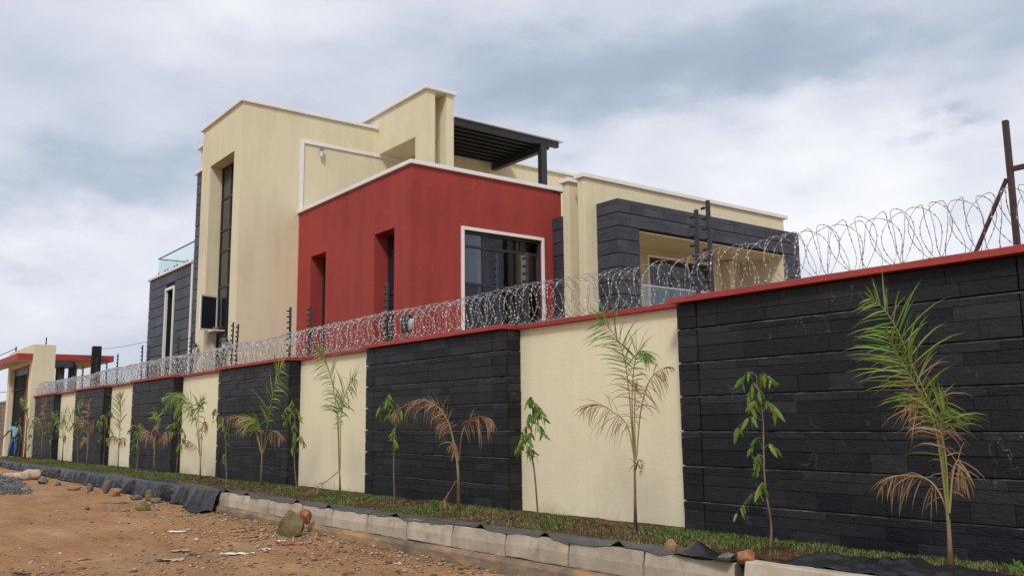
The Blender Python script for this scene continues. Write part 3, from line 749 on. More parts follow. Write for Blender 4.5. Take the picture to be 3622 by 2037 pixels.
    p = MB(); p.box(-25.7, XU-.162, 18.86, 19.06, 10.74, 10.978); p.build('beam', 'metal', beam)
    for i in range(8):
        x = -25.6 + i*0.345; p = MB(); p.box(x, x+.06, 15.225, 19.50 - .0*i, 10.985, 11.15); p.build('rafter', 'metal', beam)
    p = MB()
    for i in range(40):
        x0 = -25.75 + i*.075; z = 11.165; p.q((x0, 15.225, z), (x0+.0375, 15.225, z+.02), (x0+.0375, 19.56, z+.02), (x0, 19.56, z)); p.q((x0+.0375, 15.225, z+.02), (x0+.075, 15.225, z), (x0+.075, 19.56, z), (x0+.0375, 19.56, z+.02))
    p.build('roof_lining', 'soffit_dark', beam)
    p = MB(); p.box(-25.8, XU+.10, 15.225, 19.78, 11.19, 11.215); p.build('roof_sheet', 'roof_sheet', beam)
    # rear upper storey wall
    hb('rear_wall', 'cream', -29.3, -25.85, 15.225, 25.2, -.2, 11.20); coping(-29.4, -25.75, 15.226, 25.3, 11.201, 11.31)
    # ---- main body behind -------------------------------------------------------------
    hb('main_wall', 'cream', -25.84, -18.30, 16.45, 24.7, -.2, 7.3)
    # ---- right hand blades and balcony portal ------------------------------------------
    XB = -17.35
    bl = MB(); bl.holed('x', XB-.26, XB, 15.83, 24.70, -.2, 8.09, [(17.07, 23.45, 4.1, 6.61)]); bl.build('blade_wall', 'cream', H, bevel=.012)
    coping(XB-.33, XB+.07, 15.76, 24.85, 8.091, 8.21)
    hb('blade_wall', 'cream', -18.22, -17.97, 15.82, 16.44, -.2, 8.09); coping(-18.29, -17.90, 15.75, 16.44, 8.091, 8.21)
    hb('blade_wall', 'cream', -18.22, -17.97, 16.441, 17.0, -.2, 8.08)
    XP = -16.53
    # portal core: frame of four members
    pc = MB(); pc.holed('x', XB+.002, XP-.045, 16.315, 24.245, 2.6, 7.37, [(17.07, 23.45, 4.1, 6.61)]); pc.build('portal_core', 'mortar', H)
    lin = MB()                                                                # cream lining of the opening
    lin.box(-18.24, XP-.020, 17.071, 23.449, 6.596, 6.608); lin.box(-18.24, XP-.020, 17.071, 17.083, 4.1, 6.595); lin.box(-18.24, XP-.020, 23.437, 23.449, 4.1, 6.595)
    lin.build('portal_lining', 'cream', H)
    hb('balcony_floor', 'concrete_roof', -18.24, XP-.06, 17.121, 23.399, 4.0, 4.12)
    hb('balcony_back_wall', 'cream', -18.299, -18.25, 16.46, 24.6, 4.0, 7.2)
    hb('balcony_pier', 'cream', -18.249, -17.9, 22.5, 22.75, 4.121, 6.558)
    window('x', -18.215, 19.12, 21.95, 4.13, 6.36, [20.06, 21.0], [5.8], fr=.06, depth=.05)
    fs = MB(); fs.box(-18.249, -18.14, 19.04, 19.118, 4.12, 6.44); fs.box(-18.249, -18.14, 21.952, 22.03, 4.12, 6.44); fs.box(-18.249, -18.14, 19.119, 21.951, 6.362, 6.44); fs.build('window_surround', 'white', H)
    br = MB(); br.box(XP-.10, XP-.05, 17.13, 23.39, 5.14, 5.18); rail = br.build('balcony_rail', 'chrome', H)
    for i in range(5):
        g = MB(); a = 17.14 + i*1.25; g.box(XP-.082, XP-.070, a, a+1.235, 4.18, 5.139); g.build('pane', 'glass_clear', rail)
    # portal cladding
    zs = [7.41-.365*i for i in range(14)]
    rows = []
    r = random.Random(3)
    for i in range(13):
        t0, b0 = zs[i]-.009, zs[i+1]+.009
        if r.random() < .6: k = r.choice((.4, .5, .6)); rows += [(b0, (t0-b0)*k), (b0+(t0-b0)*k, (t0-b0)*(1-k))]
        else: rows.append((b0, t0-b0))
    clad(HREC, (XP-.040, 16.27), 'y', 24.29-16.27, rows, 'slate_house', holes=[(17.07-16.27, 23.45-16.27, 4.1, 6.63)], lens=(.35, .45, .55, .7), seed=21, gap=.003)
    clad(HREC, (XB+.004, 16.31), 'x', XP-XB-.01, rows, 'slate_house', lens=(.4, .45), seed=22, gap=.003)
    hb('portal_top', 'slate_house', XB+.004, XP-.002, 16.28, 24.28, 7.372, 7.412)
    # ---- left slate wing with glass balustrade -----------------------------------------
    YL = 10.50
    wc = MB(); wc.holed('y', YL+.045, YL+.40, -38.62, -33.10, -.2, 7.55, [(-36.21, -35.28, 2.6, 6.85)]); wc.build('wing_core', 'mortar', H)
    hb('wing_wall', 'cream', -38.6, -33.1, YL+.401, 15.5, -.2, 7.5)
    rows = [(7.53-.40*(i+1)+.010, .38) for i in range(13)]
    clad(HREC, (-38.66, YL+.040), 'x', 5.42, rows, 'slate_house', holes=[(38.66-36.31, 38.66-35.18, 2.6, 6.97)], lens=(.45, .6, .75), seed=31)
    coping(-38.75, -33.05, YL-.08, YL+.45, 7.55, 7.66)
    hb('white_strip', 'white', -33.22, -33.08, YL-.03, YL+.044, 1.0, 7.549)
    ws = MB(); ws.box(-36.31, -36.212, YL-.05, YL+.36, 2.6, 6.95); ws.box(-35.278, -35.18, YL-.05, YL+.36, 2.6, 6.95); ws.box(-36.211, -35.279, YL-.05, YL+.36, 6.852, 6.95); ws.build('window_surround', 'white', H)
    window('y', YL+.30, -36.208, -35.282, 2.62, 6.85, [-35.75], [4.2, 5.2, 6.3], fr=.06)
    gl = MB(); gl.box(-37.86, -32.95, YL+.06, YL+.10, 8.38, 8.415); gl.box(-37.86, -37.82, YL+.101, YL+3.2, 8.38, 8.415); rail = gl.build('balustrade_rail', 'metal', H)
    for i in range(4):
        a = -37.84+i*1.225; g = MB(); g.box(a, a+1.20, YL+.074, YL+.086, 7.64, 8.379); g.build('pane', 'glass_clear', rail)
        for q in (a+.16, a+1.04):
            c = MB(); c.lathe((q, YL+.06, 7.70), [(.03, -.05), (.03, .09)], 8); c.build('clip', 'metal', rail)
    for i in range(3):
        a = YL+.11+i*1.03; g = MB(); g.box(-37.846, -37.834, a, a+1.01, 7.64, 8.379); g.build('pane', 'glass_clear', rail)
    # tall slate strip behind the tower
    hb('strip_core', 'mortar', -33.07, -29.4, YL+.045, 15, -.2, 10.88)
    rows = [(10.87-.40*(i+1)+.010, .38) for i in range(22)]
    clad(HREC, (-33.05, YL+.040), 'x', 3.68, rows, 'slate_house', lens=(.6, .75), seed=33)
    coping(-33.16, -29.3, YL-.08, YL+.45, 10.88, 10.98)
    hb('upper_wall', 'cream', -32.95, -29.37, YL+.06, 15, 10.981, 11.86); coping(-33.12, -29.30, YL-.05, 15.1, 11.861, 11.96)
    place_tiles(HREC, H, 300, Vector(H.location))
build_house()

def wall_lantern(x, y, z, label):
    e = empty('wall_lantern', (x, y, z), label, 'lantern', 'wall lanterns on the stair tower')
    b = MB(); b.tube([(0, .18, -.02), (0, .10, -.10), (0, 0, -.10), (0, 0, -.05)], .014, 6); b.box(-.05, .05, .165, .18, -.10, .08); link('bracket', b.mesh('bracket', 'metal'), e, (0, 0, 0))
    c = MB(); c.lathe((0, 0, 0), [(.05, -.05), (.055, -.02), (.085, .16)], 6); link('glass', c.mesh('glass', 'lamp_glass'), e, (0, 0, 0))
    c = MB(); c.lathe((0, 0, .161), [(.155, 0), (.15, .02), (.10, .10), (.05, .14), (.03, .15), (.045, .19), (.03, .22)], 8); link('cap', c.mesh('cap', 'metal'), e, (0, 0, 0))
wall_lantern(-28.95, 9.30, 3.90, 'black metal wall lantern at the left edge of the cream tower')
wall_lantern(-26.15, 9.30, 3.85, 'black metal wall lantern right of the tower window')
def build_wall_light():
    e = empty('wall_light', (-25.72, 12.07, 10.2), 'small grey and white cylinder light high on the cream tower wall', 'wall light')
    b = MB(); b.lathe((-25.66, 12.07, 10.06), [(.06, 0), (.062, .16)], 12); b.build('shade', 'lamp_glass', e)
    b = MB(); b.lathe((-25.66, 12.07, 10.221), [(.064, 0), (.064, .13)], 12); b.box(-25.768, -25.70, 12.05, 12.09, 10.2, 10.3); b.build('cap', 'lamp_grey', e)
build_wall_light()
b = MB(); b.box(-28.12, -27.90, 9.60, 9.72, 4.532, 4.63); o = b.build('brick', 'brick', bevel=.006); tag(o, 'red brick lying on the tower window ledge under the casement', 'brick')
def build_siren():
    e = empty('security_floodlight', (-13.85, 8.2, 3.35), 'white and black floodlight behind the razor wire before the red wall', 'floodlight')
    b = MB(); b.box(-13.98, -13.72, 8.20, 8.30, 3.20, 3.52); b.build('housing', 'plastic_black', e, bevel=.02)
    b = MB(); b.lathe((-13.70, 8.25, 3.22), [(.02, 0), (.05, .02), (.058, .11), (.05, .19), (.02, .21)], 12); b.build('lamp', 'flood_white', e, True)
    b = MB(); b.box(-13.87, -13.83, 8.22, 8.26, 2.971, 3.199); b.build('bracket', 'metal', e)
build_siren()

# ================================================================== GATEHOUSE, CANOPY, NEIGHBOUR WALL
def build_gatehouse():
    e = empty('gatehouse', (-49, 7.8, 0), 'cream gatehouse with red canopy and tall black gate at the wall end', 'gatehouse')
    MB().box(-46.75, -46.0, 7.48, 8.43, -.2, 5.33).build('pillar', 'cream', e, bevel=.01)
    MB().box(-52.75, -52.15, 7.48, 8.43, -.2, 5.33).build('pillar', 'cream', e, bevel=.01)
    MB().box(-52.149, -46.751, 7.48, 8.43, 4.45, 5.33).build('lintel', 'cream', e)
    MB().box(-46.86, -46.752, 7.44, 7.90, 0, 4.449).build('reveal', 'red', e)
    f = MB(); f.box(-47.1, -46.862, 7.7, 7.82, 0, 4.448); f.box(-52.148, -51.95, 7.7, 7.82, 0, 4.448); f.box(-51.949, -47.101, 7.7, 7.82, 4.1, 4.448); f.build('gate_frame', 'metal', e)
    for i, (a, b) in enumerate(((-51.94, -49.53), (-49.50, -47.11))):
        g = MB(); g.box(a, b, 7.75, 7.79, .05, 4.09); door = g.build('gate_leaf', 'gate_black', e)
        for j in range(5):
            q = MB(); q.box(a+.06, b-.06, 7.735, 7.749, .15+j*.79, .85+j*.79); q.build('panel', 'gate_black', door, bevel=.006)
    MB().box(-58, -45.99, 6.85, 7.478, 4.62, 4.90).build('canopy_fascia', 'red_coping', e)
    MB().box(-57.95, -46.05, 6.9, 7.47, 4.585, 4.619).build('canopy_soffit', 'cream', e)
    b = MB(); b.tube([(-47.2, 8.2, 5.33), (-47.2, 8.2, 5.78)], .03, 6); b.build('roof_pipe', 'metal', e)
    b = MB(); b.tube([(-51.6, 7.6, 5.33), (-51.6, 7.6, 5.62)], .04, 6); b.build('cable_bracket', 'metal', e)
    b = MB(); b.box(-55.6, -55.3, 6.70, 6.849, 4.68, 4.82); b.build('canopy_lamp', 'lamp_glass', e, bevel=.01)
build_gatehouse()
def build_carport():
    e = empty('carport', (-50, 11, 0), 'flat red canopy on dark posts with a black column behind the wall', 'carport')
    b = MB(); b.box(-57, -50, 8.75, 11.95, 4.89, 5.20); b.build('fascia', 'red_coping', e)
    b = MB(); b.box(-56.9, -50.1, 8.85, 11.85, 4.86, 4.889); b.build('soffit', 'cream', e)
    b = MB(); b.box(-50.3, -49.999, 9.0, 10.0, 4.55, 4.859); b.build('beam', 'soffit_dark', e)
    for x, y in ((-50.4, 9.55), (-53, 9.9), (-53, 10.6), (-50.6, 10.05)):
        b = MB(); b.box(x-.14, x+.14, y-.12, y+.12, 0, 4.85); b.build('post', 'soffit_dark', e)
    b = MB(); b.box(-49.6, -49.2, 10.75, 11.15, 0, 5.62); b.build('column', 'mortar', e, bevel=.01)
build_carport()
def build_block_wall():
    e = empty('stone_block_wall', (-60, 7.6, 0), 'low brown stone block wall left of the gatehouse', 'wall')
    MB().box(-75, -52.76, 7.62, 7.8, -.2, 2.80).build('core', 'mortar', e)
    me = {}
    for j in range(12):
        z = j*.235
        for i in range(10):
            x = -52.77 - (i+1)*.62 - (.31 if j % 2 else 0)
            o = MB(); o.box(0, .605, -.03, .02, 0, .222)
            if 'm' not in me: me['m'] = o.mesh('block', 'block_wall')
            ob = link('block', me['m'], e, (x+60, .02+rng.uniform(-.008, .008), z))
    MB().box(-75, -52.77, 7.55, 7.82, 2.83, 2.92).build('capping', 'concrete_roof', e)
build_block_wall()
def cable(name, pts, r, label, sag):
    a, b = Vector(pts[0]), Vector(pts[1]); P = []
    for i in range(25):
        t = i/24; p = a.lerp(b, t); p.z -= sag*4*t*(1-t); P.append(p)
    m_ = MB(); m_.tube(P, r, 5); tag(m_.build(name, 'plastic_black'), label, 'cable')
cable('overhead_cable', [(-51.6, 7.6, 5.55), (-75, 6.0, 6.2)], .02, 'thin black overhead cable reaching the gatehouse roof', .5)
cable('overhead_cable', [(-45.6, 7.95, 3.55), (-75, 6.4, 5.0)], .018, 'thin black overhead cable reaching the end of the razor wire', .7)
cable('overhead_cable', [(-62, 14, 6.5), (-38.7, 12, 5.55)], .012, 'faint thin cable crossing the sky between gatehouse and house', .15)

# ================================================================== KERB, FOOTING, PLASTIC
def build_kerb():
    e = empty('kerb_retaining_wall', (-10, 5.97, 0), 'low retaining kerb of long concrete blocks on a muddy footing', 'kerb')
    joints = [-16.55, -16.13, -15.10, -14.03, -12.99, -11.96, -10.92, -9.89, -8.87, -7.845, -6.82, -5.80, -4.79]
    def block(x0, x1, lift=0.0, h=0.245, back=6.04):
        b = MB(); n = 8; r = random.Random(int(abs(x0)*97))
        prof = [(KY, 0.0), (KY-.004, 0.012), (KY-.004, .125), (KY+.022, h-.012), (KY+.034, h), (back, h), (back, 0)]
        for i in range(n+1):
            x = lerp(x0, x1, i/n); t = kerb_top((x0+x1)/2)*.5 + kerb_top(x)*.5 + lift
            ed = 0.006 if i in (0, n) else 0
            for k, (py, pz) in enumerate(prof):
                j = r.uniform(-.0035, .0035)
                b.v.append((x, py + (ed if k < 5 else 0) + j, t - h + pz + (r.uniform(-.006, .003) if k == 0 else j*.6)))
        m_ = len(prof)
        for i in range(n):
            for k in range(m_):
                k2 = (k+1) % m_; b.f.append((i*m_+k, i*m_+k2, (i+1)*m_+k2, (i+1)*m_+k)); b.mi.append(0)
        b.f += [tuple(range(m_)), tuple(n*m_+k for k in reversed(range(m_)))]; b.mi += [0, 0]
        b.build('concrete_block', 'concrete', e)
    for i in range(len(joints)-1):
        block(joints[i]+.012, joints[i+1]-.012, rng.uniform(-.006, .006))
    o = block(-4.70, -2.60, .018, .26); block(-2.55, -0.3, .02, .26); block(-.25, 2.0, .02, .26)
    f = MB(); xs = [x for x in np.arange(-17.2, 2.3, .25)]
    for x in xs:
        t = kerb_top(x) - .252
        f.v += [(x, KY-.055+.012*fbm(x, 0, 1.3, 5), -.35), (x, KY-.05+.015*fbm(x, 0, 1.7, 8), t-.05+.012*fbm(x, 3, 2.5, 2)), (x, KY-.025, t+.004*fbm(x, 0, 3, 1)), (x, 6.02, t), (x, 6.02, -.35)]
    for i in range(len(xs)-1):
        for k in range(4): f.f.append((i*5+k, i*5+k+1, i*5+6+k, i*5+5+k)); f.mi.append(0)
    f.build('footing', 'footing', e)
    mj = MB()
    for x in joints[1:]:
        t = kerb_top(x); mj.box(x-.0115, x+.0115, KY+.022, 6.03, t-.24, t-.012)
    mj.build('joint_mortar', 'joint_dark', e)
    # earth edge carried under the sheeting
    g = MB(); xs = [x for x in np.arange(-46.5, -16.3, .4)]
    for x in xs:
        t = kerb_top(x); g.v += [(x, KY+.02, -.35), (x, KY+.02, t-.012), (x, 6.08, t-.012)]
    for i in range(len(xs)-1):
        for k in range(2): g.f.append((i*3+k, i*3+k+1, i*3+4+k, i*3+3+k)); g.mi.append(0)
    g.build('kerb_core', 'concrete', e)
build_kerb()

def ridged(x, s, seed): return (1 - abs(noise.noise(Vector((x*s, seed, 0.3)))))**3
def build_sheets():
    # long sheet draped over the far kerb
    xs = np.arange(-43.5, -16.49, 0.034); nv = 19; V = []
    for x in xs:
        t = kerb_top(x); end = min(1.0, max(0.0, (x+18.0)/1.5)); e2 = min(1.0, max(0.0, (-16.5-x)/.25))
        f1 = ridged(x, 1.7, 4.0) - .35; f2 = ridged(x, 4.3, 11.0) - .4; f3 = fbm(x, 0, .5, 6.0)
        foot = 5.845 + .03*f3 - .22*end*ridged(x, 1.2, 9)
        def fold_at(q):
            xq = x + .55*q*fbm(x, 0, .45, 61.0) + .10*q*fbm(x, q, 2.0, 63.0)
            return .13*(ridged(xq, 1.1, 14.0)-.3) + .14*(ridged(xq, 2.4, 4.0)-.35) + .07*(ridged(xq, 4.6, 11.0)-.4) + .02*(ridged(xq, 9.5, 17.0)-.4)
        for k in range(nv):
            v = k/(nv-1)
            if v < .22:
                q = v/.22; y = lerp(6.24+.05*fbm(x, 1, 1.4, 2), KY-.015, q); z = t + .018 + .012*fbm(x, y*3, 1.5, 3.0) - .012*(q > .95)
            elif v < .80:
                q = (v-.22)/.58; y = lerp(KY-.02, foot, q**1.4) - fold_at(q)*(.12+.88*q**.8)*(.75+.25*math.sin(3*x)); z = lerp(t+.012, .03, q)
                skew = .12*q*math.sin(x*1.1)
                y += .03*fbm(x+skew*3, q*1.5, 3, 7)
            else:
                q = (v-.80)/.20; y = foot - q*(.03+.30*max(0, f3-.02)+.25*end) - fold_at(1.0+.3*q)*(1-.4*q); z = .035 + .03*max(0, f2+f1)*(1-q) + .035*abs(fbm(x, q*2, 3.5, 5))
            z = max(z, road_z(x, min(y, 5.8))+.008)
            V.append((x + .10*v*fbm(x, v*2, .9, 4.4) + .25*end*(v > .5)*(v-.5), y, z))
    F = [(i*nv+k, (i+1)*nv+k, (i+1)*nv+k+1, i*nv+k+1) for i in range(len(xs)-1) for k in range(nv-1)]
    o = link('plastic_sheet', mesh_np('plastic_sheet', V, F, 'sheet', True)); tag(o, 'long wrinkled black plastic sheet draped over the far kerb', 'plastic sheet')
    # flat strip lying on the near blocks
    xs = np.arange(-16.52, -5.02, 0.04); nv = 9; V = []
    for x in xs:
        t = kerb_top(x) + .012
        over = max(-.012, .018 + .055*fbm(x, 0, 1.1, 21) + .02*fbm(x, 0, 4, 23))
        lift = max(0, ridged(x, .7, 31) - .72)*.22
        for k in range(nv):
            v = k/(nv-1); y = lerp(6.22+.05*fbm(x, 2, 1.2, 25), KY+.03-over, v)
            z = t + .006*fbm(x, v*3, 2, 3) + lift*v*v
            if y < KY+.03: z -= (KY+.03-y)*(.9 - 2.5*lift)
            z = max(z, soil_z(x, y)+.006) if y > 6.05 else z
            V.append((x, y, z))
    F = [(i*nv+k, (i+1)*nv+k, (i+1)*nv+k+1, i*nv+k+1) for i in range(len(xs)-1) for k in range(nv-1)]
    o = link('plastic_sheet', mesh_np('plastic_sheet', V, F, 'sheet_dusty', True)); tag(o, 'dusty black plastic strip lying flat along the near kerb blocks', 'plastic sheet')
    # crumpled pile beside the nearest kerb block
    xs = np.linspace(-4.55, -2.75, 60); ys = np.linspace(6.05, 6.62, 26); V = []
    for x in xs:
        for y in ys:
            ux = (x+3.65)/.9; uy = (y-6.30)/.29
            h = max(0, 1-ux*ux)**.5*max(0.0, 1-uy*uy)**.5
            c = abs(fbm(x, y, 2.4, 40))+.6*abs(fbm(x, y, 6, 44))
            V.append((x+.05*fbm(x, y, 3, 51), y+.06*fbm(x, y, 2.6, 52)+.05*ux, max(soil_z(x, y), .40)+.008+h*(.05+.16*c)))
    n = len(ys); F = [(i*n+k, (i+1)*n+k, (i+1)*n+k+1, i*n+k+1) for i in range(len(xs)-1) for k in range(n-1)]
    o = link('plastic_sheet', mesh_np('plastic_sheet', V, F, 'sheet', True)); tag(o, 'crumpled black plastic sheet heaped behind the nearest pale kerb block', 'plastic sheet')
    # folded flap by the small triangular stone
    V = []; xs = np.linspace(-5.45, -4.80, 26); 
    for x in xs:
        u = (x+5.45)/.65
        for k in range(8):
            v = k/7; pk = max(0, 1-abs(u-.28)/.28)
            V.append((x, lerp(6.16, KY-.06*u-.01, v), kerb_top(x)+.022+pk*.10*math.sin(math.pi*min(1, v*1.1))+.008*fbm(x, v, 6, 2)))
    F = [(i*8+k, (i+1)*8+k, (i+1)*8+k+1, i*8+k+1) for i in range(25) for k in range(7)]
    o = link('plastic_sheet', mesh_np('plastic_sheet', V, F, 'sheet', False)); tag(o, 'folded black plastic flap peaked beside the small pointed stone', 'plastic sheet')
build_sheets()

# ================================================================== ROCKS, RUBBLE, LITTER
def rock(x, y, z, sx, sy, sz, mat, label, seed, rot=0.0, tilt=0.0, point=0.0):
    r = random.Random(seed*17+1); bm = bmesh.new(); pts = []
    while len(pts) < 15:
        d = Vector((r.gauss(0, 1), r.gauss(0, 1), r.gauss(0, 1))).normalized()*r.uniform(.82, 1.12)
        if all((d-q).length > .42 for q in pts) or r.random() < .02: pts.append(d)
    for p in pts:
        if point: p.x *= 1-point*max(-.3, p.z); p.y *= 1-point*max(-.3, p.z)
        bm.verts.new(p)
    res = bmesh.ops.convex_hull(bm, input=bm.verts)
    bmesh.ops.delete(bm, geom=[g for g in set(res['geom_unused']+res['geom_interior']) if isinstance(g, bmesh.types.BMVert)], context='VERTS')
    bmesh.ops.dissolve_limit(bm, angle_limit=R(14), verts=bm.verts, edges=bm.edges)
    bmesh.ops.bevel(bm, geom=list(bm.edges), offset=.07, segments=2, profile=.6, affect='EDGES')
    bmesh.ops.triangulate(bm, faces=bm.faces); bmesh.ops.subdivide_edges(bm, edges=list(bm.edges), cuts=1, use_grid_fill=True)
    for v in bm.verts:
        p = v.co; k = 1 + .05*noise.noise(p*2.2+Vector((seed, 0, 0))) + .03*noise.noise(p*6+Vector((0, seed, 0)))
        v.co = Vector((p.x*sx/2*k, p.y*sy/2*k, p.z*sz/2*k))
    bmesh.ops.rotate(bm, verts=bm.verts, matrix=Matrix.Rotation(tilt, 3, 'Y'))
    mz = min(v.co.z for v in bm.verts)
    me = bpy.data.meshes.new('rock'); bm.to_mesh(me); bm.free(); me.materials.append(M[mat])
    me.polygons.foreach_set('use_smooth', [True]*len(me.polygons))
    me.set_sharp_from_angle(angle=R(32))
    o = link('rock', me); o.location = (x, y, z-mz-.012); o.rotation_euler.z = rot
    return tag(o, label, 'rock', 'rocks along the kerb')
def rz(x, y): return road_z(x, y)
rock(-28.19, 5.05, 0, .32, .3, .20, 'rock_grey', 'grey rock right of the pale sacks below the plastic', 1)
rock(-24.61, 5.10, 0, .42, .34, .22, 'rock_tan', 'long tan rock on the plastic below the far kerb', 2, .6)
rock(-24.00, 5.36, 0, .20, .2, .30, 'rock_grey', 'upright grey rock just right of the long tan rock', 3)
rock(-22.93, 5.47, 0, .30, .2, .40, 'rock_grey', 'tall slanting grey slab leaning on the plastic sheet', 4, .9, .25)
rock(-21.90, 5.42, 0, .36, .32, .26, 'rock_tan', 'rounded light brown boulder by the tall slanting slab', 5, 1.0)
rock(-20.47, 5.50, 0, .32, .26, .16, 'rock_grey', 'flat pale grey rock holding the plastic down', 6, 1.2)
rock(-19.91, 5.60, 0, .24, .2, .30, 'rock_olive', 'upright dark brown rock against the plastic folds', 7, .4, .2)
rock(-19.25, 5.56, 0, .26, .24, .18, 'rock_grey', 'squat grey rock right of the upright dark rock', 8, .8)
rock(-17.80, 4.92, 0, .32, .3, .20, 'rock_olive', 'dark brown rock lying alone on the dirt before the plastic', 9)
rock(-17.90, 4.62, 0, .20, .2, .09, 'rock_tan', 'small flat tan stone before the lone dark rock', 10)
rock(-25.54, 4.17, 0, .30, .24, .12, 'rock_tan', 'flat tan stone at the edge of the grey gravel', 11, 1.0)
rock(-12.25, 5.42, 0, .50, .26, .44, 'rock_olive', 'large pointed olive-brown rock leaning by the kerb blocks', 12, .9, 0, .75)
rock(-12.45, 5.72, .14, .20, .16, .32, 'rock_brown', 'upper brown rock wedged between kerb and the large pointed rock', 13, .9, -.35, .2)
rock(-5.58, 6.03, kerb_top(-5.58)-.02, .13, .10, .17, 'rock_tan', 'small pointed orange stone standing on the kerb edge', 14, .5, .2, .55)
rock(-4.93, 5.99, kerb_top(-4.9)+.005, .16, .12, .075, 'rock_grey', 'flat whitish grey stone on the kerb beside the red-brown one', 15, .9)
rock(-4.73, 5.99, kerb_top(-4.7)+.0, .19, .16, .145, 'rock_brown', 'lumpy red-brown stone on top of the kerb joint', 16, .4)
rock(-5.16, 5.98, kerb_top(-5.1)+.012, .11, .09, .03, 'rock_tan', 'thin flat pinkish stone chip on the plastic flap', 17, .2)
rock(-16.2, 5.1, 0, .13, .1, .09, 'rock_tan', 'small pale stone below the first bare kerb block', 18)
rock(-19.0, 4.2, 0, .17, .13, .08, 'rock_olive', 'dark flat stone in the middle of the dirt', 19)
rock(-23.6, 5.2, 0, .16, .14, .10, 'rock_tan', 'small brown stone between the slab and the long tan rock', 20)
rock(-27.0, 5.2, 0, .20, .18, .12, 'rock_grey', 'dark grey stone below the plastic right of the grey rock', 21)

def chips(name, pts, sizes, mat, flatness=.6, parent=None):
    n = len(pts); base = np.array([(1, 0, 0), (0, 1, 0), (-1, 0, 0), (0, -1, 0), (0, 0, 1), (0, 0, -1)], float)
    tri = np.array([(0, 1, 4), (1, 2, 4), (2, 3, 4), (3, 0, 4), (1, 0, 5), (2, 1, 5), (3, 2, 5), (0, 3, 5)])
    V = np.repeat(base[None], n, 0) + nrng.normal(0, .22, (n, 6, 3)); V[:, :, 2] *= flatness
    V[:, :, 0] *= nrng.uniform(.7, 1.5, (n, 1))
    a = nrng.uniform(0, 2*np.pi, n); c, s = np.cos(a)[:, None], np.sin(a)[:, None]
    X = V[:, :, 0]*c - V[:, :, 1]*s; Y = V[:, :, 0]*s + V[:, :, 1]*c
    V = np.stack([X, Y, V[:, :, 2]], 2)*np.asarray(sizes)[:, None, None] + np.asarray(pts)[:, None, :]
    F = (tri[None] + (np.arange(n)*6)[:, None, None]).reshape(-1, 3)
    return link(name, mesh_np(name, V, F, mat), parent)
def build_rubble():
    pts = []; sz = []
    r = random.Random(5)
    while len(pts) < 8000:
        x = r.uniform(-20, -4); y = r.uniform(1.2, 5.84)
        w = math.exp(-((5.8-y)/.75)) + .6*math.exp(-((x+10.2)/2.8)**2)*(.45+1.2*max(-.35, fbm(x, y, .6, 12)))
        w *= .25 + .75*math.exp(-max(0, -13-x)/3.5)
        if r.random() > w: continue
        s = .005 + .018*r.random()**3 + (r.uniform(.012, .032) if r.random() < .08 else 0)
        pts.append((x, y, road_z(x, y)+s*.25)); sz.append(s)
    tag(chips('rubble', pts, sz, 'pebble', .5), 'loose tan and grey rubble strewn along the kerb foot', 'rubble', kind='stuff')
    pts = []; sz = []
    while len(pts) < 700:
        x = r.uniform(-34, -6); y = r.uniform(.8, 5.6); s = .008 + .028*r.random()**3
        if r.random() > .35 + .6*fbm(x, y, .5, 3): continue
        pts.append((x, y, road_z(x, y)+s*.2)); sz.append(s)
    tag(chips('loose_stones', pts, sz, 'pebble', .4), 'scattered small stones over the orange dirt', 'stones', kind='stuff')
    pts = []; sz = []
    while len(pts) < 7000:
        x = r.uniform(-40, -24.2); y = r.uniform(2.2, 5.3)
        edge = 4.95 + .012*(x+30) - .0*x - max(0, x+31)*.13 ; lo = 3.45 - max(0, -26-x)*.22
        if y > edge + .15*fbm(x, y, 1, 2) or y < lo + .3*fbm(x, y, .8, 7): continue
        h = .10*min(1, (edge-y)/.5)*min(1, (y-lo+.2)/.6)
        s = .02+.022*r.random(); pts.append((x, y, road_z(x, y)+max(0, h)*r.uniform(.4, 1)+s*.2)); sz.append(s)
    tag(chips('gravel', pts, sz, 'gravel', .7), 'blue-grey gravel spread on the dirt at far left', 'gravel', kind='stuff')
build_rubble()

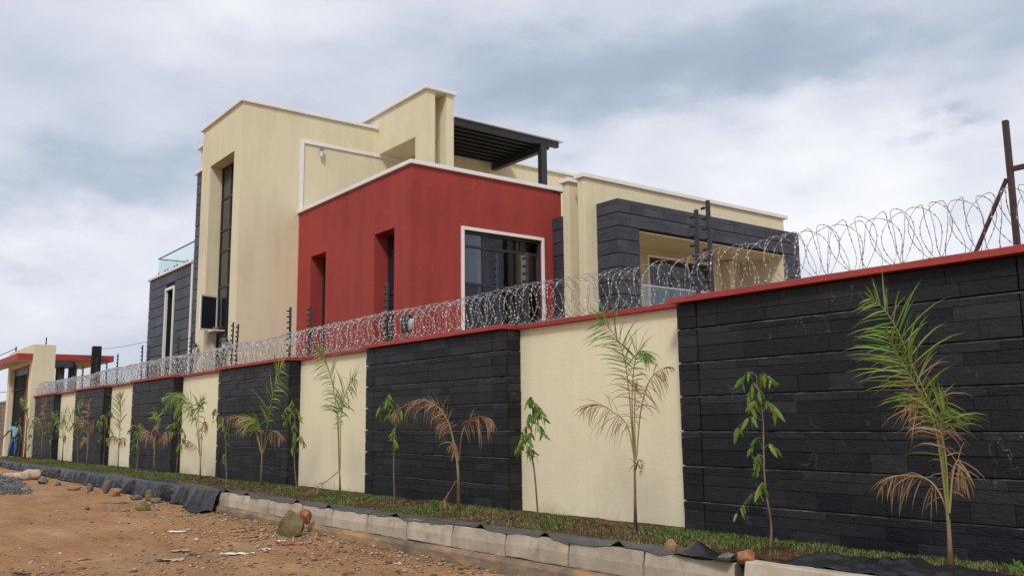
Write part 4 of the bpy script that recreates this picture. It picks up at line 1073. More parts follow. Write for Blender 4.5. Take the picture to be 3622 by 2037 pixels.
def litter(name, x, y, w, d, mat, label, seed, rot=0.0, n=(9, 4), lift=.035, cat='litter'):
    V = []; r = random.Random(seed)
    for i in range(n[0]+1):
        for k in range(n[1]+1):
            u, v = i/n[0]-.5, k/n[1]-.5
            jag = 1 + .5*noise.noise(Vector((i*1.7, k*2.3, seed)))
            px, py = u*w, v*d*jag*(1-.5*abs(u))
            V.append((px, py, .008 + lift*abs(noise.noise(Vector((u*5, v*3, seed*1.3))))))
    m_ = n[1]+1; F = [(i*m_+k, (i+1)*m_+k, (i+1)*m_+k+1, i*m_+k+1) for i in range(n[0]) for k in range(n[1])]
    o = link(name, mesh_np(name, V, F, mat)); o.location = (x, y, road_z(x, y)+.004); o.rotation_euler.z = rot
    sol = o.modifiers.new('thickness', 'SOLIDIFY'); sol.thickness = .003
    return tag(o, label, cat)
LIT = [
 ('plastic_scrap', -13.87, 4.34, .28, .12, 'paper_white', 'crumpled white plastic scrap on the open dirt', .9),
 ('cardboard_scrap', -11.09, 3.39, .36, .16, 'card', 'yellowish cardboard scrap lying near the bottom edge', .7),
 ('cardboard_scrap', -11.81, 3.74, .25, .10, 'card', 'orange-tan cardboard strip above the yellowish scrap', 1.1),
 ('bark_strip', -11.40, 3.75, .28, .07, 'rock_olive', 'dark brown bark strip beside the tan cardboard', .4),
 ('plastic_strip', -11.25, 1.86, .25, .06, 'plastic_black', 'thin black plastic strip at the bottom left corner', .6),
 ('paper_strip', -11.02, 4.18, .42, .10, 'paper_white', 'torn white paper strip among the rubble', .9),
 ('paper_strip', -11.11, 4.58, .18, .05, 'paper_white', 'short white paper strip right of the torn one', .9),
 ('cloth_rag', -11.45, 5.05, .36, .13, 'rag_red', 'faded red rag below the large pointed rock', .8),
 ('wood_chip', -11.8, 5.1, .14, .03, 'paper_white', 'pale wood chip just above the red rag', 1.0),
 ('cloth_rag', -12.58, 4.99, .36, .08, 'rag_orange', 'twisted orange rag left of the large pointed rock', 1.1),
 ('wood_chip', -13.37, 5.06, .19, .08, 'card', 'flat tan wood chip near the first bare kerb blocks', 1.0),
 ('wooden_lath', -20.0, 5.02, .70, .08, 'rock_olive', 'dark wooden lath lying before the plastic folds', .95),
]
for i, (n, x, y, w, d, mt, lb, rt_) in enumerate(LIT): litter(n, x, y, w, d, mt, lb, i+1, rt_)

def build_sacks():
    for k, (x, y, rot, sx, lb) in enumerate(((-31.6, 4.86, 1.25, .62, 'flattened pale woven sack at the gravel edge'), (-30.55, 5.12, 1.45, .66, 'tied bulging pale sack lying against the plastic sheet'))):
        bm = bmesh.new(); bmesh.ops.create_icosphere(bm, subdivisions=4, radius=1.0)
        for v in bm.verts:
            d = v.co.normalized(); p = Vector((math.copysign(abs(d.x)**.7, d.x)*sx/2, math.copysign(abs(d.y)**.75, d.y)*.19, math.copysign(abs(d.z)**.8, d.z)*(.09 if k == 0 else .15)))
            if p.x > sx*.40: p.y *= .45; p.z = p.z*.4 + (.22 if k else .02)*(p.x-sx*.40)/.1
            p += d*(.05*noise.noise(p*5+Vector((k*9, 0, 0))) + .025*noise.noise(p*14))
            v.co = p
        mz = min(v.co.z for v in bm.verts)
        me = bpy.data.meshes.new('sack'); bm.to_mesh(me); bm.free(); me.materials.append(M['sack']); me.polygons.foreach_set('use_smooth', [True]*len(me.polygons))
        o = link('sack', me); o.location = (x, y, -mz-.02); o.rotation_euler.z = rot; tag(o, lb, 'sack', 'sacks by the gravel')
build_sacks()

# ================================================================== VEGETATION
PY = 6.85
def ribbon(V, F, MI, p, d, L, w, droop, mi, r, segs=4, nrm=None):
    """tapering curved leaflet from p along d, bending toward the ground"""
    d = d/np.linalg.norm(d); q = p.copy(); n0 = len(V)//3
    side = np.cross(d, np.array([r.uniform(-.5, .5), -1.0, r.uniform(-.4, .4)])); side /= np.linalg.norm(side)+1e-9
    for i in range(segs+1):
        t = i/segs; ww = w*(0.55+1.2*t if t < .35 else 1.0)*(1-t**2.2)
        a = q - side*ww/2; b = q + side*ww/2
        V.extend(a); V.extend(b)
        if i < segs:
            F.append((n0+2*i, n0+2*i+1, n0+2*i+3, n0+2*i+2)); MI.append(mi)
            q = q + d*L/segs
            d = d + np.array([0, 0, -1.0])*droop*(.25+t)*.55; d /= np.linalg.norm(d)
def make_palm(key, base, trunk, rad, fronds, label, idx):
    r = random.Random(idx*13+5)
    x0, z0 = base; gz = soil_z(x0, PY)
    e = empty('young_palm', (x0, PY, gz), label, 'palm tree', 'young palms planted along the wall')
    rad = rad*.78; zof = z0 - gz; wf = 1.0 + .10*max(0, min(14, -9-x0))
    b = MB(); pts = [Vector((x, 0, z+zof if i else -.05)) for i, (x, z) in enumerate(trunk)]
    b.tube(pts, [rad*1.25]+[rad*(.95-.35*i/(len(pts)-1)) for i in range(1, len(pts))], 8)
    link('trunk', b.mesh('trunk', 'palm_stem', True), e, (0, 0, 0))
    for fi, (fp, L, style, hang) in enumerate(fronds):
        n = 34
        ymax = r.uniform(-.28, .14) if fi else r.uniform(-.15, .1)
        P3 = [(x, 0.0, z+zof) for x, z in fp]; ns = len(P3)
        P3 = [(x, ymax*(i/(ns-1))**1.2, z) for i, (x, _, z) in enumerate(P3)]
        C = np.array(catmull(P3, n)); T = np.gradient(C, axis=0); T /= np.linalg.norm(T, axis=1)[:, None]
        ln = np.sum(np.linalg.norm(np.diff(C, axis=0), axis=1))
        V = []; F = []; MI = []
        fallen = C[-1][2] < .12
        cnt = int(min(28, max(9, ln/.040)))
        start = .30 if ln > .7 else .15
        for k in range(cnt):
            t = start + (1-start)*(k+r.uniform(-.25, .25))/cnt; t = min(max(t, 0), .995)
            i = min(n-1, int(t*(n-1))); p = C[i]; tg = T[i]
            nv = np.array([-tg[2], 0, tg[0]])
            env = math.sin(math.pi*min(1, .18+.80*(t-start)/(1-start)))**.7
            for s in (-1, 1):
                if style == 'd' and r.random() < .18: continue
                yv = r.uniform(-.55, .25)
                fwd = .55 + .75*t
                d = tg*fwd + nv*s*r.uniform(.75, 1.1) + np.array([0, yv, 0])
                d = d/np.linalg.norm(d)
                h = hang*r.uniform(.6, 1.15)
                d = d*(1-.55*h) + np.array([r.uniform(-.12, .12), 0, -1.0])*h*.55
                l = L*env*r.uniform(.75, 1.45)
                dry = style == 'd' or (style == 'm' and t < .50 and r.random() < .7) or (style == 'g' and r.random() < .10)
                w = (.0155 if not dry else .0115)*r.uniform(.8, 1.15)*wf
                if dry and style != 'd': l *= .85
                ribbon(V, F, MI, p.copy(), d, l, w, (.35+.9*h)*(1.25 if dry else .8), 1 if dry else 0, r)
        # rachis
        b = MB(); m_ = [tuple(c) for c in C[::2]]; k_ = len(m_)
        b.tube(m_, [lerp(.010 if rad > .02 else .008, .0025, i/(k_-1)) for i in range(k_)], 5)
        n0 = len(V)//3; V.extend([c for v in b.v for c in v])
        q4 = [(f, 2) for f in b.f if len(f) == 4]
        for f, mi in q4: F.append(tuple(n0+i for i in f)); MI.append(1 if style == 'd' else 3)
        me = mesh_np('frond', np.array(V), np.array(F), ['palm_green', 'palm_dry', 'palm_stem', 'petiole'], True, MI)
        fo = link('frond', me, e, (0, 0, 0))
        if style == 'd': tag(fo, label='withered brown frond')
        elif style == 'm': tag(fo, label='half dried frond')

def leaf_mesh(seed):
    r = random.Random(seed); L, w = 1.0, .105; n = 7; b = MB()
    q = Vector((0, 0, 0)); ang = 0.1
    rows = []
    for i in range(n+1):
        t = i/n; hw = w*math.sin(math.pi*min(1, t**.75*.97+.03))**.8 + .004
        hw *= 1 + .14*(1 if i % 2 else -1)
        fold = .35*hw; wob = .03*math.sin(i*1.9+seed)
        rows.append(len(b.v)); b.v += [(q.x-hw, q.y+fold+wob, q.z), (q.x, q.y, q.z), (q.x+hw, q.y+fold-wob, q.z)]
        q = q + Vector((0, math.sin(ang), -math.cos(ang)))*L/n; ang += r.uniform(-.06, .16)
    for i in range(n):
        a, c = rows[i], rows[i+1]
        b.f += [(a, a+1, c+1, c), (a+1, a+2, c+2, c+1)]; b.mi += [0, 0]
    return b.mesh('leaf', 'leaf', True, recalc=False)
LEAVES = [leaf_mesh(i) for i in range(6)]
def make_sapling(key, base, trunk, clusters, label, idx):
    r = random.Random(idx*31+3); x0, z0 = base; gz = soil_z(x0, PY+.02)
    e = empty('sapling', (x0, PY+.02, gz), label, 'sapling', 'leafy saplings planted along the wall')
    zof = z0-gz
    P = catmull([(x, .03*math.sin(i*2.0+idx), z+zof if i else -.05) for i, (x, z) in enumerate(trunk)], 24)
    b = MB(); b.tube([tuple(p) for p in P], [lerp(.0125, .0035, (i/23)**.8) for i in range(24)], 6)
    H_ = P[-1][2]
    tw = MB()
    for (t, dx, dz, n) in clusters:
        i = min(23, int(t*23)); p = Vector(P[i]); dy = r.uniform(-.14, .10)
        tip = p + Vector((dx, dy, dz if dz < 0 else dz))
        tip.z = p.z - abs(dz)*.75 + .02
        mid = p.lerp(tip, .5) + Vector((0, 0, .035+.15*abs(dx)))
        C = catmull([tuple(p), tuple(mid), tuple(tip)], 8)
        tw.tube([tuple(c) for c in C], [lerp(.0040, .0018, q/7) for q in range(8)], 4)
        n = int(n*1.9+.5)
        for k in range(n):
            q = C[min(7, 3+int(4.9*k/max(1, n-1)))] if n > 1 else C[-1]
            ob = link('leaf', r.choice(LEAVES), e, tuple(q))
            L = r.uniform(.09, .175)*(1+.018*max(0, min(14, -9-x0)))
            ob.scale = (L*r.uniform(.95, 1.3), L, L)
            ob.rotation_euler = (r.uniform(-.5, .35), math.radians(r.uniform(-42, 42)) - math.copysign(.18, dx)*r.random(), r.uniform(-1.1, 1.1))
    k = len(b.v); b.v += tw.v; b.f += [tuple(k+i for i in f) for f in tw.f]; b.mi += tw.mi
    link('stem', b.mesh('stem', 'bark', True), e, (0, 0, 0))

PALMS=[
 ('A',(-3.520,0.418),[(0.0,0.0),(0.013,0.219),(0.018,0.407)],0.03,[
  ([(0.01,0.406),(0.016,0.978),(-0.052,1.271),(-0.166,1.558),(-0.267,1.854),(-0.38,2.056),(-0.503,2.176)],0.36,'m',0.55),
  ([(0.018,0.407),(-0.001,1.075),(-0.079,1.354),(-0.149,1.557),(-0.198,1.712),(-0.223,1.85)],0.36,'g',0.4),
  ([(0.01,0.406),(-0.006,0.515),(-0.101,0.669),(-0.251,0.719),(-0.43,0.704),(-0.604,0.594)],0.3,'d',1.0),
  ([(0.022,0.454),(0.047,0.851),(0.041,1.075),(0.075,1.188),(0.147,1.267)],0.36,'m',0.6),
  ([(0.03,0.455),(0.08,0.757),(0.128,0.853),(0.136,0.759),(0.117,0.632)],0.22,'d',0.9),
  ([(0.014,0.453),(0.011,1.01),(-0.052,1.271),(-0.133,1.323),(-0.225,1.258)],0.34,'d',0.9),
 ]),
 ('B',(-6.832,0.373),[(0.0,0.0),(0.008,0.379),(0.021,0.8)],0.024,[
  ([(0.014,0.762),(-0.018,1.502),(-0.058,1.882),(-0.148,2.11),(-0.288,2.266),(-0.39,2.327)],0.34,'g',0.4),
  ([(0.043,0.801),(0.139,1.303),(0.272,1.59),(0.436,1.717),(0.667,1.753)],0.3,'d',0.95),
  ([(0.009,0.839),(-0.06,1.149),(-0.211,1.278),(-0.47,1.393),(-0.778,1.358)],0.34,'d',1.0),
  ([(0.023,0.839),(0.007,1.423),(0.065,1.815),(0.154,1.948),(0.311,1.859)],0.32,'g',0.6),
  ([(0.031,0.705),(0.103,0.803),(0.182,0.786),(0.217,0.674)],0.16,'d',0.9),
  ([(0.035,0.801),(0.095,1.246),(0.19,1.535),(0.301,1.627)],0.26,'d',0.8),
 ]),
 ('C',(-10.133,0.487),[(0.0,0.0),(0.001,0.357),(-0.03,0.611)],0.03,[
  ([(-0.04,0.588),(-0.135,0.962),(-0.31,1.226),(-0.535,1.363),(-0.861,1.426),(-1.298,1.328),(-1.627,1.152)],0.34,'d',1.0),
  ([(-0.04,0.588),(-0.114,1.021),(-0.222,1.284),(-0.332,1.425)],0.26,'d',0.7),
  ([(0.013,0.589),(0.119,0.963),(0.305,1.113),(0.586,1.174),(0.818,1.149),(0.967,1.054)],0.32,'d',1.0),
  ([(-0.008,0.588),(-0.05,0.774),(-0.136,0.82),(-0.244,0.748)],0.22,'d',0.95),
  ([(-0.04,0.588),(-0.2,1.057),(-0.354,1.142),(-0.466,1.07)],0.26,'d',1.0),
  ([(-0.041,0.332),(-0.201,0.15),(-0.353,0.0),(-0.643,-0.15)],0.16,'d',0.8),
 ]),
 ('D',(-13.597,0.459),[(0.0,0.0),(-0.017,0.232),(-0.044,0.411)],0.024,[
  ([(-0.051,0.375),(-0.138,1.249),(-0.326,1.812),(-0.576,2.167),(-0.893,2.4)],0.44,'g',0.5),
  ([(-0.01,0.376),(0.026,1.21),(0.193,1.554),(0.422,1.746),(0.724,1.842)],0.42,'g',0.6),
  ([(-0.031,0.375),(-0.072,1.138),(-0.042,1.413),(0.152,1.61)],0.28,'m',0.6),
  ([(-0.062,0.347),(-0.403,0.16),(-0.693,0.017),(-0.928,-0.07)],0.18,'d',0.9),
 ]),
 ('E',(-16.973,0.346),[(0.0,0.0),(0.019,0.328),(0.031,0.668)],0.026,[
  ([(0.031,0.668),(0.322,1.181),(0.581,1.686),(0.922,2.074),(1.309,2.377)],0.6,'g',0.35),
  ([(0.003,0.668),(-0.29,1.138),(-0.747,1.338),(-1.368,1.4),(-2.209,1.302)],0.3,'d',1.0),
  ([(0.059,0.669),(0.304,1.054),(0.57,1.097),(0.766,0.932)],0.26,'d',0.95),
  ([(0.014,0.668),(-0.209,1.203),(-0.337,1.357),(-0.514,1.391)],0.3,'d',0.9),
  ([(0.036,0.668),(0.076,1.16),(0.005,1.354),(-0.283,1.4)],0.42,'g',0.8),
 ]),
 ('F',(-20.475,0.309),[(0.0,0.0),(-0.018,0.33),(-0.051,0.6)],0.024,[
  ([(-0.085,0.575),(-0.534,1.4),(-1.225,1.772),(-2.377,2.016),(-3.483,1.934)],0.44,'m',0.9),
  ([(-0.048,0.576),(-0.361,1.576),(-0.758,1.917),(-1.257,2.01)],0.46,'g',0.9),
  ([(0.012,0.577),(0.021,1.122),(0.233,1.344),(0.469,1.196)],0.28,'d',1.0),
  ([(-0.091,0.624),(-0.458,0.805),(-1.025,0.886),(-1.293,0.753)],0.26,'d',1.0),
  ([(-0.048,0.576),(-0.387,1.475),(-0.497,1.731),(-0.209,1.902)],0.34,'g',0.8),
 ]),
 ('G',(-24.021,0.367),[(0.0,0.0),(-0.033,0.377),(-0.059,0.714)],0.024,[
  ([(-0.084,0.685),(-0.332,0.995),(-0.909,1.109),(-1.547,1.138)],0.36,'d',1.0),
  ([(-0.055,0.686),(0.027,1.195),(0.079,1.478),(-0.479,1.571)],0.34,'m',0.9),
  ([(-0.035,0.686),(0.501,0.916),(1.033,1.056),(1.569,1.031)],0.34,'d',1.0),
  ([(-0.074,0.685),(-0.161,0.854),(-0.468,0.908),(-0.645,0.763)],0.26,'d',1.0),
 ]),
 ('H',(-27.556,0.336),[(0.0,0.0),(0.011,0.288),(0.007,0.591)],0.026,[
  ([(-0.01,0.56),(0.088,1.171),(0.098,1.752),(0.087,2.153)],0.58,'g',0.3),
  ([(-0.01,0.56),(-0.026,0.865),(-0.402,0.954),(-0.748,0.858)],0.3,'d',1.0),
  ([(0.013,0.561),(0.208,0.867),(0.609,0.871),(0.807,0.724)],0.28,'d',1.0),
 ]),
 ('I',(-31.356,0.267),[(0.0,0.0),(-0.007,0.49),(-0.059,1.102)],0.03,[
  ([(-0.071,1.034),(-0.091,1.582),(-0.074,1.926),(0.233,2.159)],0.32,'d',0.6),
  ([(0.011,1.0),(0.475,1.171),(0.99,1.372),(1.379,1.469)],0.3,'d',0.8),
  ([(-0.071,1.034),(-0.473,1.446),(-0.977,1.625)],0.3,'d',0.8),
  ([(-0.036,0.897),(-0.491,0.928),(-1.202,0.711)],0.26,'d',1.0),
 ]),
 ('J',(-35.113,0.252),[(0.0,0.0),(0.05,0.43),(0.041,0.879)],0.028,[
  ([(0.028,0.804),(0.414,1.291),(1.459,1.8),(2.942,2.201)],0.56,'g',0.35),
  ([(0.028,0.804),(-0.422,1.407),(-0.966,1.679),(-1.778,1.846)],0.42,'g',0.6),
  ([(0.063,0.804),(0.855,0.96),(1.525,0.965)],0.26,'d',0.9),
  ([(0.017,0.841),(0.006,1.48),(0.589,1.887)],0.4,'g',0.4),
 ]),
 ('K',(-38.906,0.297),[(0.0,0.0),(-0.005,0.511),(-0.088,1.127)],0.024,[
  ([(-0.074,1.085),(-0.079,1.664),(-0.02,2.119),(0.216,2.363)],0.32,'d',0.6),
  ([(-0.095,1.085),(-0.769,1.461),(-1.733,1.638),(-2.61,1.471)],0.4,'m',0.8),
  ([(-0.074,1.085),(0.727,1.452),(0.591,1.861)],0.3,'d',0.6),
 ]),
 ('L',(-42.379,0.312),[(0.0,0.0),(-0.069,1.016),(-0.152,1.82)],0.05,[
  ([(-0.135,1.775),(-0.341,2.183),(-0.6,2.597)],0.45,'g',0.15),
  ([(-0.051,1.684),(0.562,1.943),(1.178,1.89)],0.3,'m',0.7),
  ([(-0.118,1.73),(-0.774,2.192),(-1.405,2.481)],0.28,'g',0.3),
  ([(-0.084,1.64),(0.831,1.544),(1.432,1.194)],0.3,'d',0.9),
 ]),
]
SAPLINGS=[
 ('a',(-5.162,0.367),[(0.0,0.0),(0.006,0.281),(0.002,0.595),(-0.009,0.913),(-0.025,1.235),(-0.028,1.483),(-0.043,1.628)],[(1.0,-0.11,-0.08,3),(0.97,0.14,-0.05,3),(0.9,-0.17,-0.08,4),(0.86,0.06,-0.08,3),(0.78,-0.09,-0.05,4),(0.74,0.14,-0.08,5),(0.66,-0.19,-0.11,4),(0.6,-0.23,-0.2,3),(0.56,0.09,0.04,2),(0.52,-0.08,-0.06,3),(0.46,-0.17,-0.09,3),(0.38,0.02,-0.03,5),(0.34,-0.19,-0.14,2),(0.31,-0.26,-0.25,2)]),
 ('b',(-8.494,0.545),[(0.0,0.0),(-0.036,0.42),(-0.078,0.806),(-0.081,1.048),(-0.077,1.218),(-0.041,1.302)],[(1.0,0.0,0.0,3),(0.93,-0.17,-0.01,3),(0.86,0.1,-0.08,5),(0.8,-0.05,-0.13,4),(0.74,0.19,-0.13,6),(0.68,-0.22,-0.11,5),(0.6,0.17,-0.15,5),(0.55,-0.15,-0.13,5),(0.5,0.12,-0.16,4),(0.45,-0.19,-0.16,5),(0.42,-0.12,-0.11,5),(0.38,0.1,-0.06,5),(0.33,0.07,-0.04,1)]),
 ('c',(-11.895,0.396),[(0.0,0.0),(0.043,0.503),(0.036,0.943),(0.003,1.309),(-0.067,1.495),(-0.109,1.603)],[(1.0,0.0,-0.05,3),(0.95,0.16,-0.08,4),(0.9,-0.13,-0.08,5),(0.82,-0.21,-0.08,6),(0.75,-0.16,-0.12,4),(0.66,-0.16,-0.1,4),(0.58,0.16,-0.05,6),(0.52,-0.18,-0.16,4),(0.44,-0.16,-0.08,5),(0.4,0.05,-0.08,4),(0.7,0.29,-0.08,2)]),
 ('d',(-15.320,0.442),[(0.0,0.0),(-0.085,0.468),(-0.164,0.964),(-0.26,1.327),(-0.32,1.51)],[(1.0,0.19,-0.02,3),(0.88,-0.29,-0.16,4),(0.8,0.43,-0.12,4),(0.72,-0.48,-0.12,4),(0.64,0.1,-0.08,4),(0.52,-0.34,-0.12,5),(0.46,0.43,-0.08,6),(0.42,0.19,-0.12,4)]),
 ('e',(-18.791,0.319),[(0.0,0.0),(-0.135,0.489),(-0.317,0.951),(-0.563,1.353),(-0.757,1.547)],[(1.0,0.2,-0.02,4),(0.9,-0.27,-0.14,4),(0.82,0.4,-0.14,4),(0.72,-0.27,-0.14,5),(0.66,0.33,-0.14,4),(0.44,0.2,-0.09,3),(0.34,-0.4,-0.14,3)]),
 ('f',(-22.229,0.450),[(0.0,0.0),(-0.032,0.525),(-0.065,1.055),(-0.217,1.512),(-0.343,1.786)],[(1.0,-0.25,-0.03,6),(0.95,0.51,-0.08,5),(0.88,-0.51,-0.16,6),(0.82,0.51,-0.16,6),(0.75,-0.34,-0.16,6),(0.68,0.51,-0.16,6),(0.6,-0.25,-0.16,6),(0.52,0.42,-0.16,6),(0.44,-0.42,-0.13,5),(0.38,0.42,-0.11,6),(0.32,0.25,-0.11,4)]),
 ('g',(-25.642,0.475),[(0.0,0.0),(-0.131,0.483),(-0.137,0.915),(-0.122,1.118)],[(1.0,0.41,-0.03,5),(0.9,-0.62,-0.12,5),(0.8,0.52,-0.18,4),(0.68,-0.52,-0.18,5),(0.5,0.52,-0.18,5),(0.42,-0.31,-0.12,4)]),
 ('h',(-29.415,0.349),[(0.0,0.0),(0.059,0.546),(0.148,1.189),(0.126,1.577)],[(1.0,0.38,-0.03,6),(0.92,-0.51,-0.1,6),(0.85,0.64,-0.16,6),(0.75,-0.64,-0.16,6),(0.66,0.51,-0.13,6),(0.56,-0.26,-0.16,6),(0.48,0.26,-0.13,4)]),
 ('i',(-32.780,0.342),[(0.0,0.0),(-0.054,0.491),(-0.137,1.093),(-0.153,1.45)],[(1.0,0.62,-0.04,6),(0.9,-0.94,-0.15,6),(0.8,0.94,-0.18,6),(0.7,-0.78,-0.18,5),(0.6,0.78,-0.22,4)]),
 ('j',(-37.120,0.365),[(0.0,0.0),(-0.032,0.588),(-0.013,1.141),(-0.05,1.378)],[(1.0,0.58,-0.04,6),(0.9,-0.77,-0.17,6),(0.8,0.77,-0.21,6),(0.7,-0.96,-0.21,6),(0.6,0.77,-0.21,5),(0.5,-0.58,-0.21,5)]),
 ('k',(-40.972,0.304),[(0.0,0.0),(-0.095,0.383),(-0.145,1.029),(-0.139,1.331)],[(1.0,0.69,-0.05,5),(0.85,-1.15,-0.18,5),(0.75,1.15,-0.18,5),(0.6,-0.92,-0.18,5),(0.4,-0.69,-0.18,6)]),
 ('l',(-44.075,0.224),[(0.0,0.0),(-0.089,0.547),(-0.046,1.098),(-0.252,1.606)],[(1.0,0.78,-0.05,4),(0.85,-1.04,-0.2,4),(0.7,1.04,-0.2,4),(0.5,-1.04,-0.2,4)]),
]

PALM_LABELS = {
 'A': 'tallest nearest palm with green and drying fronds before the right black panel', 'B': 'palm with a dry frond on either side before the widest cream panel',
 'C': 'fully withered orange-brown palm before the second black panel', 'D': 'slim green palm with forked fronds before the second cream panel',
 'E': 'palm with one big green frond and hanging brown ones before the third black panel', 'F': 'palm with drooping green-orange fronds on the third cream panel',
 'G': 'small withered palm before the fourth black panel', 'H': 'upright green feathered palm before the narrow fourth cream panel',
 'I': 'thin red-brown dried palm before the fifth black panel', 'J': 'green palm leaning right before the fifth cream panel',
 'K': 'sparse browned palm before the farthest black panel', 'L': 'thick spiky palm beside the black gate'}
SAP_LABELS = {
 'a': 'nearest leafy sapling on a thin stem before the right black panel', 'b': 'leafy sapling at the left edge of the widest cream panel',
 'c': 'sapling left of the withered orange-brown palm', 'd': 'yellowish sapling at the right end of the third black panel',
 'e': 'sparse sapling at the left edge of the third black panel', 'f': 'densest leafy sapling at the right end of the fourth black panel',
 'g': 'small sapling at the left of the fourth black panel', 'h': 'bushy sapling at the right end of the fifth black panel',
 'i': 'sapling on the left half of the fifth black panel', 'j': 'dark bushy sapling before the farthest black panel',
 'k': 'small sapling before the gatehouse pillar', 'l': 'farthest small sapling in front of the person at the gate'}
for i, (k, b_, t_, r_, f_) in enumerate(PALMS): make_palm(k, b_, t_, r_, f_, PALM_LABELS[k], i)
for i, (k, b_, t_, c_) in enumerate(SAPLINGS): make_sapling(k, b_, t_, c_, SAP_LABELS[k], i)

def make_weed(x, y, s, n, label, seed):
    r = random.Random(seed); e = empty('weed', (x, y, soil_z(x, y)), label, 'weed', 'bright weeds in the bed')
    V = []; F = []; MI = []
    for k in range(n):
        a = r.uniform(0, 2*math.pi); el = r.uniform(.3, 1.3); d = np.array([math.cos(a)*math.cos(el), math.sin(a)*math.cos(el), math.sin(el)])
        p = np.array([r.gauss(0, s*.22), r.gauss(0, s*.22), r.uniform(0, s*.7)])
        ribbon(V, F, MI, p, d, s*r.uniform(.3, .5), s*.13, .5, 0, r, 3)
    link('foliage', mesh_np('foliage', np.array(V), np.array(F), 'weed', True, MI), e, (0, 0, 0))
make_weed(-10.35, 6.62, .16, 80, 'bright green weed at the foot of the withered palm', 1)
make_weed(-3.05, 6.9, .11, 36, 'low green weed beside the nearest palm trunk', 2)
make_weed(-34.9, 6.6, .18, 40, 'green weed at the foot of the palm leaning right', 3)

def build_grass():
    def blades(name, n_clump, mat, x_lo, x_hi, per, hmin, hmax, thr, seed, label, wmul=1.0):
        r = np.random.default_rng(seed); V = []; F = []
        P = []
        while len(P) < n_clump:
            x = r.uniform(x_lo, x_hi); y = 6.16 + r.uniform(0, 1)*1.52
            a = fbm(x, y, .9, seed*.7) + .35*fbm(x, y, 3.5, seed*1.1) + (.25 if y > 7.45 else 0) + (.14 if x > -6.2 else 0) - (.1 if -8.6 < x < -7.2 and y > 6.9 else 0)
            if a > thr + r.normal(0, .10): P.append((x, y))
        P = np.array(P)
        base = np.repeat(P, per, 0) + r.normal(0, .022, (n_clump*per, 2)); base[:, 1] = np.clip(base[:, 1], 6.10, 7.69)
        n = len(base); z = np.repeat(np.array([soil_z(a, b) for a, b in P]), per) - .006
        h = r.uniform(hmin, hmax, n)*np.repeat(r.uniform(.6, 1.25, n_clump), per); az = r.uniform(0, 2*np.pi, n); lean = r.uniform(.1, .9, n)
        w = r.uniform(.0028, .0055, n)*wmul
        B0 = np.stack([base[:, 0], base[:, 1], z], 1); D = np.stack([np.cos(az), np.sin(az), np.zeros(n)], 1); S = np.stack([-np.sin(az), np.cos(az), np.zeros(n)], 1)
        up_ = np.array([0, 0, 1.0])
        M1 = B0 + D*(h*lean*.25)[:, None] + up_*(h*.6)[:, None]; T1 = B0 + D*(h*lean*.9)[:, None] + up_*(h*(1.0-.35*lean))[:, None]
        V = np.stack([B0-S*w[:, None], B0+S*w[:, None], M1+S*(w*.8)[:, None], M1-S*(w*.8)[:, None], T1], 1).reshape(-1, 3)
        k = (np.arange(n)*5)[:, None]
        F = np.concatenate([k+np.array([[0, 1, 2]]), k+np.array([[0, 2, 3]]), k+np.array([[3, 2, 4]])])
        tag(link(name, mesh_np(name, V, F, mat)), label, 'grass', kind='stuff')
    blades('grass', 3900, 'grass', -17, .5, 9, .022, .062, .08, 3, 'short green grass in the near planting bed')
    blades('grass', 5200, 'grass', -46.3, -17, 6, .025, .065, .02, 5, 'short green grass in the far planting bed', 1.8)
    blades('dry_grass', 2300, 'drygrass', -17, .5, 7, .02, .06, -.02, 8, 'dry yellow grass mixed into the near bed')
    blades('dry_grass', 1500, 'drygrass', -46.3, -17, 6, .02, .05, -.05, 9, 'dry yellow grass mixed into the far bed', 1.6)
    # clods of earth and trimmings
    pts = []; r = random.Random(8); sz = []
    for i in range(2600):
        x = r.uniform(-20, 0); y = r.uniform(6.1, 7.68); s = .006+.018*r.random()**2; pts.append((x, y, soil_z(x, y)+s*.3)); sz.append(s)
    tag(chips('soil_clods', pts, sz, 'soil', .7), 'crumbly brown soil clods in the planting bed', 'soil', kind='stuff')
build_grass()

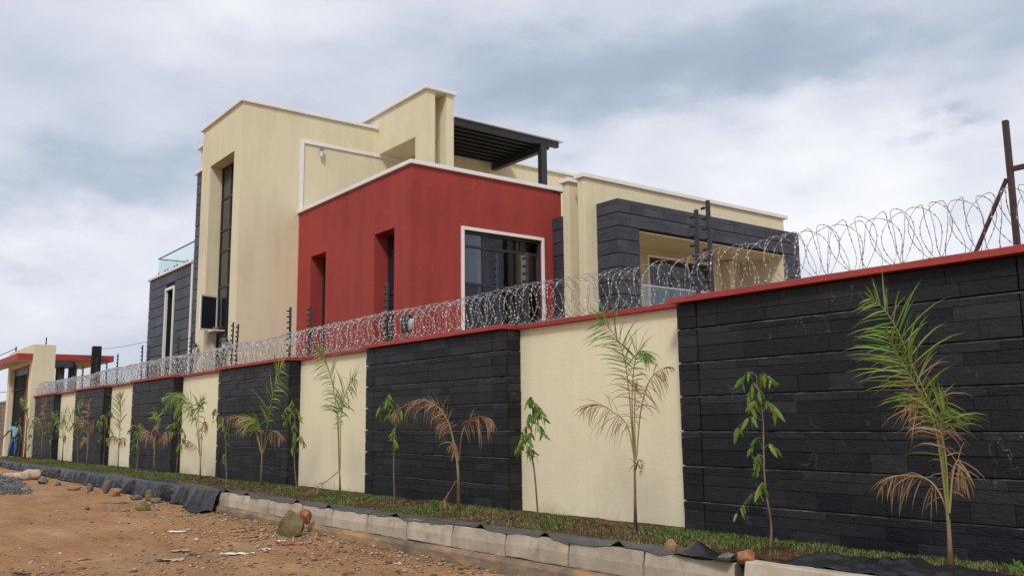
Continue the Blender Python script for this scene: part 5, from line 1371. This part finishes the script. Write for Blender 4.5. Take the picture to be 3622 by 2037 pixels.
# ================================================================== GATE APRON AND PERSON
tag(MB().box(-58, -46.62, 6.2, 8.6, -.3, .12).build('driveway_apron', 'footing'), kind='structure')
def skin_obj(name, joints, edges, mat, parent, sub=2, root=0):
    me = bpy.data.meshes.new(name); me.from_pydata([j[:3] for j in joints], edges, []); me.materials.append(M[mat])
    o = link(name, me, parent, (0, 0, 0))
    sk = o.modifiers.new('skin', 'SKIN'); sk.use_smooth_shade = True
    if not me.skin_vertices: 
        bpy.context.view_layer.objects.active = o
    for i, j in enumerate(joints):
        d = me.skin_vertices[0].data[i]; rr = j[3] if isinstance(j[3], tuple) else (j[3], j[3]); d.radius = rr; d.use_root = (i == root)
    s = o.modifiers.new('sub', 'SUBSURF'); s.levels = sub; s.render_levels = sub
    return o
def build_person():
    px, py, pz = -48.35, 7.30, .12
    e = empty('person', (px, py, pz), 'person in light blue t-shirt and jeans reaching toward the black gate', 'person'); e.rotation_euler.z = R(81)
    J = [(0, 0, .93, (.13, .10)), (.03, 0, 1.10, (.12, .09)), (.05, 0, 1.32, (.15, .10)), (.06, 0, 1.46, .055), (.07, -.01, 1.54, .06), (.075, -.01, 1.62, (.078, .09)), (.08, 0, 1.71, .06),
         (.22, 0, 1.41, .055), (.29, .02, 1.16, .042), (.31, -.05, .93, .030), (.31, -.07, .86, (.038, .018)),
         (-.12, 0, 1.41, .055), (-.28, -.05, 1.18, .042), (-.43, -.06, .99, .030), (-.49, -.06, .94, (.036, .018)),
         (-.09, 0, .86, .085), (-.14, -.05, .48, .058), (-.19, .02, .09, .038), (-.25, -.08, .035, .035),
         (.09, 0, .86, .085), (.11, -.04, .48, .058), (.07, .08, .09, .038), (.04, -.06, .035, .035)]
    E = [(0, 1), (1, 2), (2, 3), (3, 4), (4, 5), (5, 6), (2, 7), (7, 8), (8, 9), (9, 10), (2, 11), (11, 12), (12, 13), (13, 14), (0, 15), (15, 16), (16, 17), (17, 18), (0, 19), (19, 20), (20, 21), (21, 22)]
    # five fingers on each hand
    for wrist, d, s in ((10, Vector((0, -.25, -1)), Vector((1, 0, 0))), (14, Vector((-.8, 0, -.6)), Vector((0, -1, 0)))):
        b = Vector(J[wrist][:3]); d.normalize()
        for k in range(5):
            l = (.055, .075, .082, .076, .06)[k]; off = s*((k-2)*.014); st = b + off*1.3 + (d*.01 if k else s*-.01)
            i = len(J); dd = d if k else (d+s*-.9).normalized()
            J.append((*(st+dd*l*.5), .0085)); J.append((*(st+dd*l+Vector((0, .012, 0))), .007)); E += [(wrist, i), (i, i+1)]
    body = skin_obj('body', J, E, 'skin', e)
    S = [(0, 0, .90, (.15, .115)), (.03, 0, 1.10, (.145, .11)), (.05, 0, 1.32, (.17, .12)), (.06, 0, 1.435, (.085, .075)), (.22, 0, 1.405, .078), (.27, .015, 1.22, .07), (-.12, 0, 1.405, .078), (-.225, -.035, 1.25, .07)]
    skin_obj('t_shirt', S, [(0, 1), (1, 2), (2, 3), (2, 4), (4, 5), (2, 6), (6, 7)], 'shirt', body)
    S = [(0, 0, .96, (.14, .11)), (0, 0, .90, (.15, .12)), (-.09, 0, .82, .10), (-.14, -.05, .48, .075), (-.19, .015, .12, .062), (.09, 0, .82, .10), (.11, -.04, .48, .075), (.07, .075, .12, .062)]
    skin_obj('jeans', S, [(0, 1), (1, 2), (2, 3), (3, 4), (1, 5), (5, 6), (6, 7)], 'jeans', body)
    skin_obj('shoe', [(-.185, .04, .05, .05), (-.26, -.11, .035, .045)], [(0, 1)], 'shoe', body); skin_obj('shoe', [(.075, .10, .05, .05), (.03, -.08, .035, .045)], [(0, 1)], 'shoe', body)
    skin_obj('hair', [(.075, .015, 1.64, (.082, .088)), (.082, .012, 1.73, .062)], [(0, 1)], 'hair', body)
    f = MB()                                                     # face details, turned to the gate
    for sx in (-1, 1): f.lathe((.075+sx*.03, .088, 1.625), [(.003, -.008), (.010, 0), (.003, .008)], 6)
    f.lathe((.075, .095, 1.59), [(.012, 0), (.009, .02), (.004, .045)], 6); f.box(.05, .10, .086, .092, 1.565, 1.572)
    for sx in (-1, 1): f.lathe((.075+sx*.082, 0, 1.60), [(.008, 0), (.016, .02), (.010, .05)], 6)
    link('face', f.mesh('face', 'skin'), body, (0, 0, 0))
build_person()
